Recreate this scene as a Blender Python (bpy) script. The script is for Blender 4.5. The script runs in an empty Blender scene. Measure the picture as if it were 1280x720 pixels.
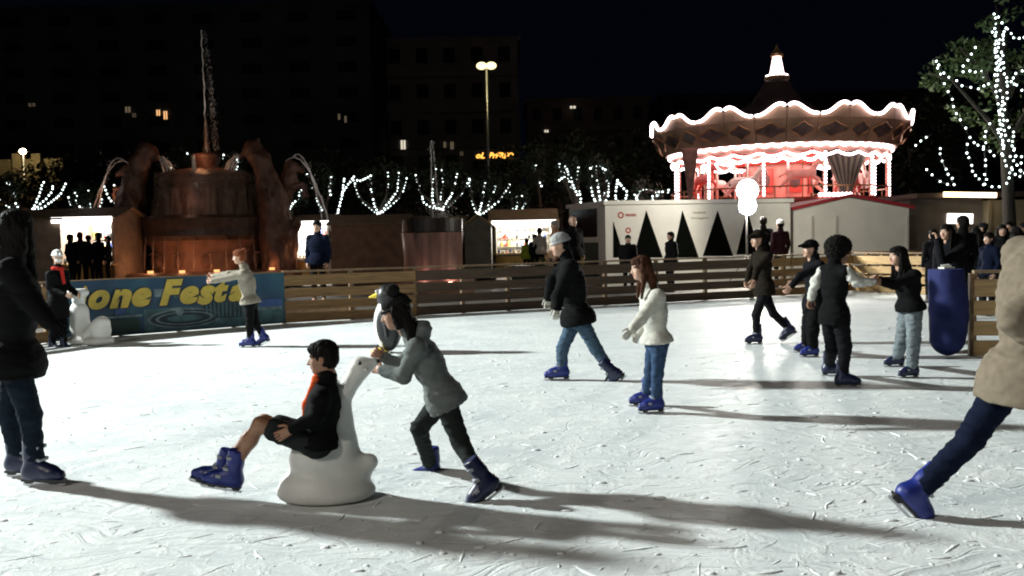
import bpy, math, random
import numpy as np
from mathutils import Vector, Matrix, noise
random.seed(7)
RNG = np.random.default_rng(7)
PI = math.pi
scene = bpy.context.scene
COL = scene.collection

# ------------------------------------------------------------------ camera
F_PX, CAM_H = 1108.0, 1.55
PITCH, ROLL = math.atan(60 / F_PX), math.radians(1.2)
cam_loc = np.array([0, 0, CAM_H])
fwd = np.array([0, math.cos(PITCH), -math.sin(PITCH)])
up0 = np.array([0, math.sin(PITCH), math.cos(PITCH)])
rt0 = np.array([1.0, 0, 0])
# camera rolled clockwise about its axis: verticals lean left in the picture
rt = rt0 * math.cos(ROLL) - up0 * math.sin(ROLL)
up = up0 * math.cos(ROLL) + rt0 * math.sin(ROLL)
cam_d = bpy.data.cameras.new('camera')
cam = bpy.data.objects.new('camera', cam_d)
COL.objects.link(cam)
cam_d.sensor_width = 36
cam_d.lens = 36 * F_PX / 1280
cam_d.clip_end = 2000
M = Matrix(((rt[0], up[0], -fwd[0], 0), (rt[1], up[1], -fwd[1], 0), (rt[2], up[2], -fwd[2], CAM_H), (0, 0, 0, 1)))
cam.matrix_world = M
scene.camera = cam

def ray(u, v):
    return fwd + (u - 640) / F_PX * rt + (360 - v) / F_PX * up
def G(u, v, z=0.0):
    r = ray(u, v)
    return cam_loc + r * ((z - CAM_H) / r[2])
def D(u, v, Y):
    r = ray(u, v)
    return cam_loc + r * (Y / r[1])
def A(*a): return np.array(a, float)
def unit(v):
    v = np.asarray(v, float); n = np.linalg.norm(v)
    return v / n if n > 1e-9 else v

# ------------------------------------------------------------------ materials
def mat(name, col, rough=0.7, var=0.0, scale=8.0, bump=0.0, bscale=60.0, metal=0.0, spec=0.5, stretch=None, sheen=0.0, trans=0.0, alpha=1.0):
    m = bpy.data.materials.new(name); m.use_nodes = True
    nt = m.node_tree; b = nt.nodes['Principled BSDF']
    b.inputs['Base Color'].default_value = (*col, 1)
    b.inputs['Roughness'].default_value = rough
    b.inputs['Metallic'].default_value = metal
    b.inputs['Specular IOR Level'].default_value = spec
    if sheen: b.inputs['Sheen Weight'].default_value = sheen
    if trans: b.inputs['Transmission Weight'].default_value = trans
    if alpha < 1: b.inputs['Alpha'].default_value = alpha
    if var or bump:
        tc = nt.nodes.new('ShaderNodeTexCoord'); mp = nt.nodes.new('ShaderNodeMapping')
        nt.links.new(tc.outputs['Object'], mp.inputs['Vector'])
        if stretch: mp.inputs['Scale'].default_value = stretch
    if var:
        n = nt.nodes.new('ShaderNodeTexNoise'); n.inputs['Scale'].default_value = scale; n.inputs['Detail'].default_value = 6
        nt.links.new(mp.outputs[0], n.inputs['Vector'])
        r = nt.nodes.new('ShaderNodeValToRGB')
        r.color_ramp.elements[0].position = 0.3; r.color_ramp.elements[1].position = 0.7
        r.color_ramp.elements[0].color = (*[max(0, c * (1 - var)) for c in col], 1)
        r.color_ramp.elements[1].color = (*[min(1, c * (1 + var)) for c in col], 1)
        nt.links.new(n.outputs['Fac'], r.inputs['Fac'])
        nt.links.new(r.outputs['Color'], b.inputs['Base Color'])
    if bump:
        n2 = nt.nodes.new('ShaderNodeTexNoise'); n2.inputs['Scale'].default_value = bscale; n2.inputs['Detail'].default_value = 4
        nt.links.new(mp.outputs[0], n2.inputs['Vector'])
        bp = nt.nodes.new('ShaderNodeBump'); bp.inputs['Strength'].default_value = bump; bp.inputs['Distance'].default_value = 0.02
        nt.links.new(n2.outputs['Fac'], bp.inputs['Height'])
        nt.links.new(bp.outputs['Normal'], b.inputs['Normal'])
    return m
def emat(name, col, strength, sample=False):
    m = bpy.data.materials.new(name); m.use_nodes = True
    nt = m.node_tree; nt.nodes.clear()
    e = nt.nodes.new('ShaderNodeEmission'); o = nt.nodes.new('ShaderNodeOutputMaterial')
    e.inputs[0].default_value = (*col, 1); e.inputs[1].default_value = strength
    nt.links.new(e.outputs[0], o.inputs[0])
    m.cycles.emission_sampling = 'AUTO' if sample else 'NONE'
    return m

# ------------------------------------------------------------------ object helpers
def obj(name, V, F, mats, parent=None, origin=None, fm=None, smooth=True):
    V = np.asarray(V, float)
    if parent is not None and origin is None: origin = A(*parent['_o'])
    if origin is None: origin = A(0, 0, 0)
    me = bpy.data.meshes.new(name)
    me.from_pydata((V - origin).tolist(), [], F if isinstance(F, list) else F.tolist())
    if not isinstance(mats, (list, tuple)): mats = [mats]
    for m in mats: me.materials.append(m)
    if fm is not None: me.polygons.foreach_set('material_index', np.asarray(fm, np.int32))
    me.polygons.foreach_set('use_smooth', [smooth] * len(me.polygons))
    me.update()
    o = bpy.data.objects.new(name, me); COL.objects.link(o)
    o['_o'] = [float(c) for c in origin]
    if parent is not None:
        po = A(*parent['_o']); o.parent = parent; o.location = Vector(origin - po)
    else: o.location = Vector(origin)
    return o
def empty(name, loc):
    o = bpy.data.objects.new(name, None); COL.objects.link(o); o.location = Vector(loc)
    o.empty_display_size = 0.2
    o['_o'] = [float(c) for c in loc]
    return o
def tag(o, label=None, cat=None, group=None, kind=None):
    if label: o['label'] = label
    if cat: o['category'] = cat
    if group: o['group'] = group
    if kind: o['kind'] = kind
    return o

class MB:
    """mesh builder: collects simple shaped pieces in world coordinates"""
    def __init__(s): s.V = []; s.F = []; s.FM = []; s.n = 0
    def add(s, V, F, mi=0):
        s.V.append(np.asarray(V, float)); s.F += [[i + s.n for i in f] for f in F]; s.FM += [mi] * len(F); s.n += len(V); return s
    def box(s, c, size, ax=None, mi=0):
        """ax: rows = local x,y,z directions"""
        ax = np.eye(3) if ax is None else np.asarray(ax, float)
        h = np.array(size) / 2; V = []
        for k in range(8):
            sg = np.array([(k & 1) * 2 - 1, (k >> 1 & 1) * 2 - 1, (k >> 2 & 1) * 2 - 1])
            V.append(np.array(c) + (sg * h) @ ax)
        return s.add(V, [[0, 2, 3, 1], [4, 5, 7, 6], [0, 1, 5, 4], [2, 6, 7, 3], [0, 4, 6, 2], [1, 3, 7, 5]], mi)
    def beam(s, a, b, w, t, mi=0, upv=(0, 0, 1)):
        """box from a to b; w along up, t across"""
        a = np.array(a, float); b = np.array(b, float); d = unit(b - a)
        n = unit(np.cross(d, upv)); u = np.cross(n, d)
        return s.box((a + b) / 2, (np.linalg.norm(b - a), t, w), [d, n, u], mi)
    def tube(s, pts, r, seg=8, mi=0, cap=True):
        pts = [np.array(p, float) for p in pts]
        rs = r if isinstance(r, (list, tuple, np.ndarray)) else [r] * len(pts)
        V = []; F = []; n = len(pts); ref = None
        for i, p in enumerate(pts):
            d = unit(pts[min(i + 1, n - 1)] - pts[max(i - 1, 0)])
            if ref is None: ref = np.cross(d, A(0, 0, 1) if abs(d[2]) < .9 else A(1, 0, 0))
            ref = unit(ref - d * np.dot(ref, d)); bn = np.cross(d, ref)
            for k in range(seg):
                t = 2 * PI * k / seg
                V.append(p + rs[i] * (math.cos(t) * ref + math.sin(t) * bn))
        for i in range(n - 1):
            for k in range(seg):
                k2 = (k + 1) % seg
                F.append([i * seg + k, i * seg + k2, (i + 1) * seg + k2, (i + 1) * seg + k])
        if cap:
            F.append(list(range(seg))[::-1]); F.append([(n - 1) * seg + k for k in range(seg)])
        return s.add(V, F, mi)
    def lathe(s, c, prof, seg=32, mi=0, a0=0, a1=2 * PI):
        """prof: (r,z) list; full turn closes"""
        full = abs(a1 - a0 - 2 * PI) < 1e-6; m = seg if full else seg + 1
        V = []; F = []
        for (r, z) in prof:
            for k in range(m):
                t = a0 + (a1 - a0) * k / seg
                V.append([c[0] + r * math.cos(t), c[1] + r * math.sin(t), c[2] + z])
        for i in range(len(prof) - 1):
            for k in range(seg):
                k2 = (k + 1) % m
                F.append([i * m + k, i * m + k2, (i + 1) * m + k2, (i + 1) * m + k])
        return s.add(V, F, mi)
    def ball(s, c, r, seg=8, rings=5, mi=0):
        r = np.array(r if hasattr(r, '__len__') else (r, r, r), float)
        V = [[0, 0, -1]]; F = []
        for i in range(1, rings):
            ph = -PI / 2 + PI * i / rings
            for k in range(seg):
                t = 2 * PI * k / seg; V.append([math.cos(ph) * math.cos(t), math.cos(ph) * math.sin(t), math.sin(ph)])
        V.append([0, 0, 1]); L = len(V) - 1
        for k in range(seg): F.append([0, 1 + (k + 1) % seg, 1 + k])
        for i in range(rings - 2):
            for k in range(seg):
                a = 1 + i * seg + k; b = 1 + i * seg + (k + 1) % seg
                F.append([a, b, b + seg, a + seg])
        for k in range(seg): F.append([L, 1 + (rings - 2) * seg + k, 1 + (rings - 2) * seg + (k + 1) % seg])
        return s.add(np.array(V) * r + np.array(c), F, mi)
    def prism(s, poly, off, mi=0):
        """poly: 3D outline points; off: extrusion vector"""
        P = [np.array(p, float) for p in poly]; n = len(P); off = np.array(off, float)
        V = P + [p + off for p in P]
        F = [list(range(n))[::-1], [i + n for i in range(n)]] + [[i, (i + 1) % n, (i + 1) % n + n, i + n] for i in range(n)]
        return s.add(V, F, mi)
    def build(s, name, mats, parent=None, origin=None, smooth=False):
        return obj(name, np.vstack(s.V), s.F, mats, parent, origin, s.FM, smooth)

def autosm(o, ang=40):
    """smooth only where faces meet gently"""
    me = o.data
    try: me.set_sharp_from_angle(angle=math.radians(ang))
    except Exception: pass
    me.polygons.foreach_set('use_smooth', [True] * len(me.polygons)); return o

# ------------------------------------------------------------------ implicit surfaces
class SDF:
    def __init__(s): s.P = []; s.clip = []
    def cone(s, a, b, ra, rb=None, k=.03):
        s.P.append(('c', A(*a), A(*b), ra, ra if rb is None else rb, k)); return s
    def ell(s, c, r, ax=None, k=.03, sub=False):
        ax = np.eye(3) if ax is None else np.asarray(ax, float)
        s.P.append(('s' if sub else 'e', A(*c), ax, np.array(r, float), None, k)); return s
    def cut(s, p, n): s.clip.append((A(*p), unit(n))); return s
    def mesh(s, h):
        lo = A(1e9, 1e9, 1e9); hi = -lo
        for p in s.P:
            if p[0] == 'c':
                m = max(p[3], p[4]) + p[5]
                lo = np.minimum(lo, np.minimum(p[1], p[2]) - m); hi = np.maximum(hi, np.maximum(p[1], p[2]) + m)
            elif p[0] == 'e':
                m = p[3].max() + p[5]; lo = np.minimum(lo, p[1] - m); hi = np.maximum(hi, p[1] + m)
        lo -= 2 * h; hi += 2 * h
        n = np.ceil((hi - lo) / h).astype(int) + 1
        v = np.full(n, 1.0)
        ax = [lo[i] + h * np.arange(n[i]) for i in range(3)]
        for p in s.P:
            if p[0] == 'c':
                m = max(p[3], p[4]) + p[5] + 2 * h; l = np.minimum(p[1], p[2]) - m; u = np.maximum(p[1], p[2]) + m
            else:
                m = p[3].max() + p[5] + 2 * h; l = p[1] - m; u = p[1] + m
            i0 = np.clip(np.floor((l - lo) / h).astype(int), 0, n); i1 = np.clip(np.ceil((u - lo) / h).astype(int) + 1, 0, n)
            if (i1 <= i0).any(): continue
            sl = tuple(slice(i0[i], i1[i]) for i in range(3))
            X = ax[0][sl[0]][:, None, None]; Y = ax[1][sl[1]][None, :, None]; Z = ax[2][sl[2]][None, None, :]
            if p[0] == 'c':
                a, b, ra, rb = p[1], p[2], p[3], p[4]; d = b - a; L2 = max(d @ d, 1e-9)
                t = np.clip(((X - a[0]) * d[0] + (Y - a[1]) * d[1] + (Z - a[2]) * d[2]) / L2, 0, 1)
                dd = np.sqrt((X - a[0] - t * d[0]) ** 2 + (Y - a[1] - t * d[1]) ** 2 + (Z - a[2] - t * d[2]) ** 2) - (ra + (rb - ra) * t)
            else:
                q = [((X - p[1][0]) * p[2][j][0] + (Y - p[1][1]) * p[2][j][1] + (Z - p[1][2]) * p[2][j][2]) for j in range(3)]
                k0 = np.sqrt(sum((q[j] / p[3][j]) ** 2 for j in range(3))); k1 = np.sqrt(sum((q[j] / p[3][j] ** 2) ** 2 for j in range(3)))
                dd = k0 * (k0 - 1) / np.maximum(k1, 1e-6)
            k = p[5]; cur = v[sl]
            if p[0] == 's':
                dd = -dd; hh = np.maximum(k - np.abs(cur - dd), 0) / k
                v[sl] = np.maximum(cur, dd) + hh * hh * k * .25
            else:
                hh = np.maximum(k - np.abs(cur - dd), 0) / k
                v[sl] = np.minimum(cur, dd) - hh * hh * k * .25
        if s.clip:
            X = ax[0][:, None, None]; Y = ax[1][None, :, None]; Z = ax[2][None, None, :]
            for (pt, nn) in s.clip:
                v = np.maximum(v, (X - pt[0]) * nn[0] + (Y - pt[1]) * nn[1] + (Z - pt[2]) * nn[2])
        return nets(v, lo, h)

CORN = np.array([[i, j, k] for i in (0, 1) for j in (0, 1) for k in (0, 1)])
EDG = [(a, b) for a in range(8) for b in range(a + 1, 8) if abs(CORN[a] - CORN[b]).sum() == 1]
def nets(v, lo, h):
    s = v < 0
    cnt = np.zeros(np.array(v.shape) - 1, int); nx, ny, nz = v.shape
    for c in CORN: cnt += s[c[0]:nx - 1 + c[0], c[1]:ny - 1 + c[1], c[2]:nz - 1 + c[2]]
    act = (cnt > 0) & (cnt < 8); ijk = np.argwhere(act)
    idx = np.full(cnt.shape, -1); idx[act] = np.arange(len(ijk))
    vals = [v[tuple((ijk + c).T)] for c in CORN]
    acc = np.zeros((len(ijk), 3)); n = np.zeros(len(ijk))
    for a, b in EDG:
        cr = (vals[a] < 0) != (vals[b] < 0)
        t = np.where(cr, vals[a] / np.where(cr, vals[a] - vals[b], 1), 0)
        acc += cr[:, None] * (CORN[a] + t[:, None] * (CORN[b] - CORN[a])); n += cr
    V = lo + h * (ijk + acc / np.maximum(n, 1)[:, None])
    F = []
    for axn in range(3):
        o1, o2 = (axn + 1) % 3, (axn + 2) % 3
        sl0 = [slice(1, -1)] * 3; sl1 = [slice(1, -1)] * 3
        sl0[axn] = slice(0, -1); sl1[axn] = slice(1, None)
        sa = s[tuple(sl0)]; sb = s[tuple(sl1)]
        off = np.array([1, 1, 1]); off[axn] = 0
        for flip, msk in ((0, sa & ~sb), (1, ~sa & sb)):
            e = np.argwhere(msk) + off
            if len(e) == 0: continue
            d1 = np.zeros(3, int); d1[o1] = 1; d2 = np.zeros(3, int); d2[o2] = 1
            q = [idx[tuple((e - d1 - d2).T)], idx[tuple((e - d2).T)], idx[tuple(e.T)], idx[tuple((e - d1).T)]]
            q = np.stack(q, 1)
            F.append(q[:, ::-1] if flip else q)
    return V, np.vstack(F)
def vnorm(V, F):
    Fq = F[:, :4]; n = np.cross(V[Fq[:, 2]] - V[Fq[:, 0]], V[Fq[:, 3]] - V[Fq[:, 1]])
    N = np.zeros_like(V)
    for k in range(4): np.add.at(N, Fq[:, k], n)
    return N / np.maximum(np.linalg.norm(N, axis=1), 1e-12)[:, None]
def wrinkle(V, F, amp, sc, stretch=(1, 1, 1), seed=0.0):
    N = vnorm(V, F); st = np.array(stretch) * sc
    d = np.array([noise.noise(Vector(p * st + seed)) for p in V])
    d2 = np.array([noise.noise(Vector(p * st * 2.3 + seed + 9)) for p in V])
    return V + N * (amp * (-(np.abs(d)) * 1.5 + .45 + .35 * d2))[:, None]

# ------------------------------------------------------------------ colour library
def fab(name, col, **k): return mat(name, col, rough=.85, var=k.pop('var', .15), scale=20, bump=.25, bscale=180, sheen=.0, spec=.06, **k)
MT = {}
def fm_(name, col, **k):
    if name not in MT: MT[name] = fab(name, col, **k)
    return MT[name]
SKIN = mat('skin_light', (.50, .30, .21), .5, .08, 30, .1, 200)
SKIN2 = mat('skin_brown', (.26, .13, .075), .5, .08, 30, .1, 200)
SKIN3 = mat('skin_tan', (.38, .21, .14), .5, .08, 30, .1, 200)
LIP = mat('lip', (.30, .10, .08), .5)
EYE = mat('eye_white', (.6, .58, .55), .3)
IRIS = mat('iris', (.03, .02, .015), .2)
BROW = mat('brow_hair', (.02, .013, .01), .8)
def hairm(name, col): return mat(name, col, .75, .4, 60, .5, 120, spec=.12, stretch=(1, 1, .15))
HB = hairm('hair_black', (.005, .004, .0035)); HBR = hairm('hair_brown', (.05, .02, .01)); HRED = hairm('hair_auburn', (.19, .055, .022)); HGR = hairm('hair_grey', (.2, .18, .17))
BOOT = mat('skate_plastic_blue', (.007, .018, .165), .45, .15, 12, .05, 60)
BOOTD = mat('skate_plastic_dark_blue', (.006, .010, .045), .4, .15, 12)
STEEL = mat('blade_steel', (.5, .5, .52), .3, metal=1)
BLK = mat('black_plastic', (.012, .012, .014), .45)
BUCK = mat('skate_buckle_grey', (.25, .27, .3), .4)

# ------------------------------------------------------------------ people
def skate(person, ank, d, w, s=1.0, m=None, det=True):
    """ank ankle point, d toe direction, w up of the boot"""
    d = unit(d); w = unit(np.asarray(w, float) - d * np.dot(w, d)); n = np.cross(w, d)
    def P(x, y, z): return ank + s * (x * d + y * n + z * w)
    q = SDF()
    q.cone(P(-.045, 0, -.07), P(.10, 0, -.075), .046 * s, .045 * s, k=.03)
    q.cone(P(.10, 0, -.075), P(.165, 0, -.082), .044 * s, .034 * s, k=.03)
    q.cone(P(-.02, 0, -.05), P(-.015, 0, .06), .054 * s, .056 * s, k=.05)
    q.cone(P(-.015, 0, .06), P(-.012, 0, .14), .058 * s, .062 * s, k=.02)
    q.cone(P(.02, 0, -.03), P(.11, 0, -.06), .045 * s, .04 * s, k=.03)
    q.cut(P(0, 0, -.108), -w); q.cut(P(0, 0, .155), w)
    V, F = q.mesh(.009 if det else .014)
    sk = obj('skate', V, F, m or BOOT, person)
    b = MB()
    b.beam(P(-.085, 0, -.114), P(.19, 0, -.114), .014 * s, .062 * s, upv=w)
    for x in (-.05, .12):
        b.prism([P(x - .035, -.014, -.119), P(x + .035, -.014, -.119), P(x + .02, -.014, -.138), P(x - .02, -.014, -.138)], n * .028 * s)
    b.build('blade_holder', BLK, sk)
    b = MB()
    b.prism([P(-.095, -.003, -.136), P(.19, -.003, -.136), P(.205, -.003, -.128), P(.2, -.003, -.14), P(.185, -.003, -.152), P(-.09, -.003, -.152)], n * .006 * s)
    b.build('blade', STEEL, sk)
    if det:
        for z, x in ((.10, .035), (.02, .045), (-.04, .09)):
            b = MB(); b.box(P(x, 0, z), (.03 * s, .085 * s, .016 * s), [unit(d - w * .35), n, unit(w + d * .35)])
            b.box(P(x - .01, .047, z - .004), (.035 * s, .016 * s, .022 * s), [d, n, w])
            b.build('buckle', BUCK, sk)
    return sk

def head_geo(c, f, u, s, near, skin, lids=True):
    f = unit(f); u = unit(u - f * np.dot(u, f)); r = np.cross(f, u); ax = [r, f, u]
    def P(x, y, z): return c + s * (x * r + y * f + z * u)
    q = SDF(); E = lambda p, rr, k=.02, sub=False: q.ell(P(*p), np.array(rr) * s, ax, k * s, sub)
    E((0, -.012, .03), (.076, .096, .084)); E((0, .02, -.03), (.061, .07, .082), .03); E((0, .032, -.078), (.044, .048, .034), .03)
    E((0, .064, -.098), (.018, .016, .014), .02)
    E((.036, .052, -.03), (.028, .026, .03)); E((-.036, .052, -.03), (.028, .026, .03))
    q.cone(P(-.035, .074, .022), P(.035, .074, .022), .012 * s, k=.015 * s)
    E((.031, .096, .002), (.017, .014, .011), .012, True); E((-.031, .096, .002), (.017, .014, .011), .012, True)
    q.cone(P(0, .084, .004), P(0, .105, -.034), .008 * s, .0125 * s, k=.012 * s)
    q.cone(P(-.013, .093, -.037), P(.013, .093, -.037), .008 * s, k=.008 * s)
    E((0, .086, -.058), (.023, .010, .006), .006); E((0, .085, -.067), (.020, .010, .006), .006)
    for sd in (-1, 1):
        E((sd * .077, -.006, -.006), (.009, .02, .031), .008); E((sd * .073, -.002, -.022), (.01, .014, .02), .01)
    q.cone(P(0, -.02, -.06), P(0, -.035, -.15), .052 * s, .056 * s, k=.03 * s)
    V, F = q.mesh((.0055 if near else .009) * s)
    C = V[F].mean(1) - c; L = np.stack([C @ r, C @ f, C @ u], 1) / s
    fmi = np.zeros(len(F), int)
    fmi[(np.abs(L[:, 0]) < .024) & (np.abs(L[:, 2] + .0625) < .009) & (L[:, 1] > .078)] = 1
    bz = L[:, 2] - .026 + np.abs(np.abs(L[:, 0]) - .032) * .25
    fmi[(np.abs(np.abs(L[:, 0]) - .033) < .019) & (np.abs(bz) < .0055) & (L[:, 1] > .05)] = 2
    mb = MB()
    for sd in (-1, 1):
        mb.ball(P(sd * .031, .075, .003), .0128 * s, 10, 7, 3)
        mb.ball(P(sd * .031, .0835, .003), .0062 * s, 8, 5, 4)
    return V, F, fmi, mb, P, ax

def hand_geo(wr, hd, palm_n, s, side, curl=.5, spread=1.0):
    """hd hand direction, palm_n palm normal; returns MB with palm, four fingers, thumb"""
    hd = unit(hd); pn = unit(np.asarray(palm_n, float) - hd * np.dot(palm_n, hd)); sd = np.cross(hd, pn) * side
    q = SDF(); P = lambda x, y, z: wr + s * (x * hd + y * sd + z * pn)
    q.cone(P(-.01, 0, 0), P(.02, 0, 0), .025 * s, .026 * s, k=.01)
    for y in (-.026, -.009, .009, .026): q.cone(P(.02, y * .7, 0), P(.085, y, .002), .015 * s, .0125 * s, k=.012)
    V, F = q.mesh(.008 * s if s > .5 else .01); mb = MB(); mb.add(V, F.tolist())
    for y, L in ((-.029, .062), (-.010, .074), (.010, .079), (.029, .070)):
        a = P(.08, y, 0); dirc = hd.copy(); pts = [a]; rr = [.0098 * s]
        for j, fr in enumerate((.45, .32, .23)):
            ang = curl * (.9 if j == 0 else 1.1)
            dirc = unit(dirc * math.cos(ang) + pn * math.sin(ang) * 1.0 + sd * 0) if j == 0 else unit(dirc * math.cos(ang) + np.cross(sd * side, dirc) * 0 + (pn * hd.dot(dirc) - hd * pn.dot(dirc)) * math.sin(ang))
            pts.append(pts[-1] + dirc * L * fr * s); rr.append((.0092, .0085, .0068)[j] * s)
        mb.tube(pts, rr, 7)
        mb.ball(pts[-1], rr[-1], 7, 4)
    a = P(.02, .024, .004); t1 = unit(hd * .65 + sd * .7 + pn * .25); t2 = unit(hd * .85 + sd * .25 + pn * (.2 + curl * .5))
    mb.tube([a, a + t1 * .035 * s, a + t1 * .035 * s + t2 * .03 * s, a + t1 * .035 * s + t2 * .05 * s], [.0135 * s, .0115 * s, .0105 * s, .008 * s], 7)
    return mb

HAIR_K = {}
def person(label, Y0, head, neck, pelvis, face, hface=None, H=1.7, hpitch=0, lean=None,
           LE=None, LW=None, RE=None, RW=None, LK=None, LA=None, RK=None, RA=None, Lt=None, Rt=None, Lw=None, Rw=None,
           skin=SKIN, hair='short', hairmat=HB, jacket=None, jlen=.10, puff=1.0, trousers=None, baggy=1.0, sleeve=None, vest=False,
           near=False, res=None, skm=None, skmL=None, boots=None, group=None, gloves=None, z0=0.0, px=True, curl=.6, bare_shin=False, base=None,
           collar=True, hood=None, extras=None, hems=1.0, cat='person'):
    """joints are picture positions (u, v, depth offset) turned into points in the place at depth Y0"""
    s = H / 1.72
    g = lambda p: D(p[0], p[1], Y0 + (p[2] if len(p) > 2 else 0)) if px else A(*p)
    Hc, N, Pv = g(head), g(neck), g(pelvis)
    fa = math.radians(face); f = A(math.cos(fa), math.sin(fa), 0)
    ha = math.radians(face if hface is None else hface); hf = A(math.cos(ha) * math.cos(math.radians(hpitch)), math.sin(ha) * math.cos(math.radians(hpitch)), math.sin(math.radians(hpitch)))
    upv = unit(N - Pv); r = unit(np.cross(f, upv)); ff = np.cross(upv, r); tax = [r, ff, upv]
    down = -upv
    sh = {1: N + down * .075 * s + r * .165 * s, -1: N + down * .075 * s - r * .165 * s}
    hp = {1: Pv + r * .082 * s, -1: Pv - r * .082 * s}
    dz = A(0, 0, 1)
    el = {}; wr = {}; kn = {}; an = {}; td = {}; bw = {}
    for sd, E, W in ((1, RE, RW), (-1, LE, LW)):
        el[sd] = g(E) if E is not None else sh[sd] - dz * .27 * s + r * sd * .05 * s - f * .02
        wr[sd] = g(W) if W is not None else el[sd] - dz * .22 * s + f * .10 * s - r * sd * .01
    for sd, K, Ak, t, bwv in ((1, RK, RA, Rt, Rw), (-1, LK, LA, Lt, Lw)):
        a_h = .152 * s
        if Ak is None: an[sd] = A(*hp[sd][:2], z0 + a_h) + r * sd * .02
        elif len(Ak) == 2: gg = G(Ak[0], Ak[1], z0); an[sd] = gg + dz * a_h
        else: an[sd] = g(Ak)
        kn[sd] = g(K) if K is not None else (hp[sd] + an[sd]) / 2 + f * .035 * s
        if t is None: td[sd] = f
        elif isinstance(t, (int, float)): td[sd] = A(math.cos(math.radians(t)), math.sin(math.radians(t)), 0)
        else: td[sd] = unit(t)
        bw[sd] = dz if bwv is None else unit(bwv)
    base_p = A(Pv[0], Pv[1], z0) if base is None else A(*base)
    h = res or (.010 if near else .014); T = np.linalg.norm(N - Pv) / (.5 * s)
    # ---- body (one continuous mesh)
    hV, hF, hM, eyes, HP, hax = head_geo(Hc, hf, unit(upv * .35 + dz * .65) if lean is None else unit(lean), s, near, skin)
    q = SDF()
    q.cone(HP(0, -.03, -.11), N + down * .02, .05 * s, .055 * s)
    q.ell(N + down * .2 * s * T, np.array((.135, .085, .17 * T)) * s, tax); q.ell(Pv + upv * .14 * s * T, np.array((.115, .08, .17 * T)) * s, tax); q.ell(Pv, np.array((.13, .085, .1)) * s, tax)
    for sd in (1, -1):
        q.cone(N + down * .05 * s, sh[sd], .05 * s, .05 * s)
        q.cone(sh[sd], el[sd], .044 * s, .036 * s); q.cone(el[sd], wr[sd], .036 * s, .025 * s)
        lw = 1.0 if bare_shin else .8; q.cone(hp[sd], kn[sd], .07 * s * lw, .05 * s * lw); q.cone(kn[sd], (kn[sd] * .65 + an[sd] * .35), .048 * s * lw, .05 * s * lw); q.cone(kn[sd] * .65 + an[sd] * .35, an[sd], .05 * s * lw, .034 * s * lw)
        q.cone(an[sd], an[sd] + td[sd] * .1 * s - bw[sd] * .06 * s, .035 * s, .03 * s)
    V, F = q.mesh(h * 1.1)
    mb = MB(); mb.add(V, F.tolist())
    n0 = len(mb.F); mb.add(hV, hF.tolist()); mb.FM[n0:] = hM.tolist()
    mb.V += [v for v in eyes.V]; mb.F += [[i + mb.n for i in fc] for fc in eyes.F]; mb.FM += eyes.FM; mb.n += eyes.n
    for sd in (1, -1):
        hd = unit(wr[sd] - el[sd]); pn = -r * sd if abs(np.dot(hd, r)) < .8 else -dz
        pn = unit(pn + f * .001)
        hm = hand_geo(wr[sd], hd, pn, s, sd, curl)
        mb.V += hm.V; mb.F += [[i + mb.n for i in fc] for fc in hm.F]; mb.FM += [0 if gloves is None else 5] * len(hm.F); mb.n += hm.n
    body = obj('person', np.vstack(mb.V), mb.F, [skin, LIP, BROW, EYE, IRIS, gloves or skin], None, base_p, mb.FM, True)
    tag(body, label, cat, group)
    sd0 = random.random() * 50
    # ---- jacket
    if jacket is not None:
        q = SDF(); p = puff
        q.ell(N + down * .17 * s * T, np.array((.168 * p, .112 * p, .15 * max(T, 1))) * s, tax, .05)
        q.ell(N * .5 + Pv * .5, np.array((.158 * p, .114 * p, .20 * T)) * s, tax, .05)
        hem = Pv + down * jlen * s
        q.ell(Pv + down * (jlen * .35) * s, np.array((.188 * p, .152 * p, .15 + jlen * .6)) * s, tax, .05)
        if jlen > .15: q.ell(hem + upv * .02, np.array((.185 * p, .145 * p, .12)) * s, tax, .05)
        for sd in (1, -1):
            q.cone(N + down * .04 * s, sh[sd] + down * .004, .055 * s, .064 * s * p, .04)
            if not vest:
                e2 = el[sd] * .9 + wr[sd] * .1
                q.cone(sh[sd], el[sd], .064 * s * p, .052 * s * p, .03); q.cone(el[sd], wr[sd] * .97 + el[sd] * .03, .054 * s * p, .041 * s * p, .02)
        if collar: q.cone(N + down * .03 * s, N + upv * .035 * s + (Hc - N) * .1, .078 * s, .074 * s, .02)
        if hood is not None or (hood is None and False):
            q.ell(N - ff * .075 * s + upv * .01, np.array((.11, .075, .07)) * s, tax, .03)
        q.cut(hem, down)
        V, F = q.mesh(h)
        V = wrinkle(V, F, .0085 * s, 6.5 / s, (.9, .9, 3.0), sd0); V = wrinkle(V, F, .003 * s, 17 / s, (.8, .8, 2.6), sd0)
        jk_ = obj('vest' if vest else 'jacket', V, F, jacket, body)
        if near and (extras is None or 'trim' not in extras):
            for sd in (1, -1):      # cuffs
                if vest: break
                q = SDF(); cd = unit(wr[sd] - el[sd]); q.cone(wr[sd] - cd * .035 * s, wr[sd] - cd * .004 * s, .040 * s * p, .036 * s, .01)
                V, F = q.mesh(.008); obj('cuff', V, F, jacket, jk_)
            q = SDF(); nseg = 14
            for k in range(nseg):
                t = 2 * PI * k / nseg; t2 = 2 * PI * (k + 1) / nseg; hc_ = hem + upv * .012 * s
                rx, ry = .175 * s * p, .135 * s * p
                q.cone(hc_ + r * math.cos(t) * rx + ff * math.sin(t) * ry, hc_ + r * math.cos(t2) * rx + ff * math.sin(t2) * ry, .014 * s, None, .01)
            V, F = q.mesh(.008); obj('hem_band', V, F, jacket, jk_)
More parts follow.
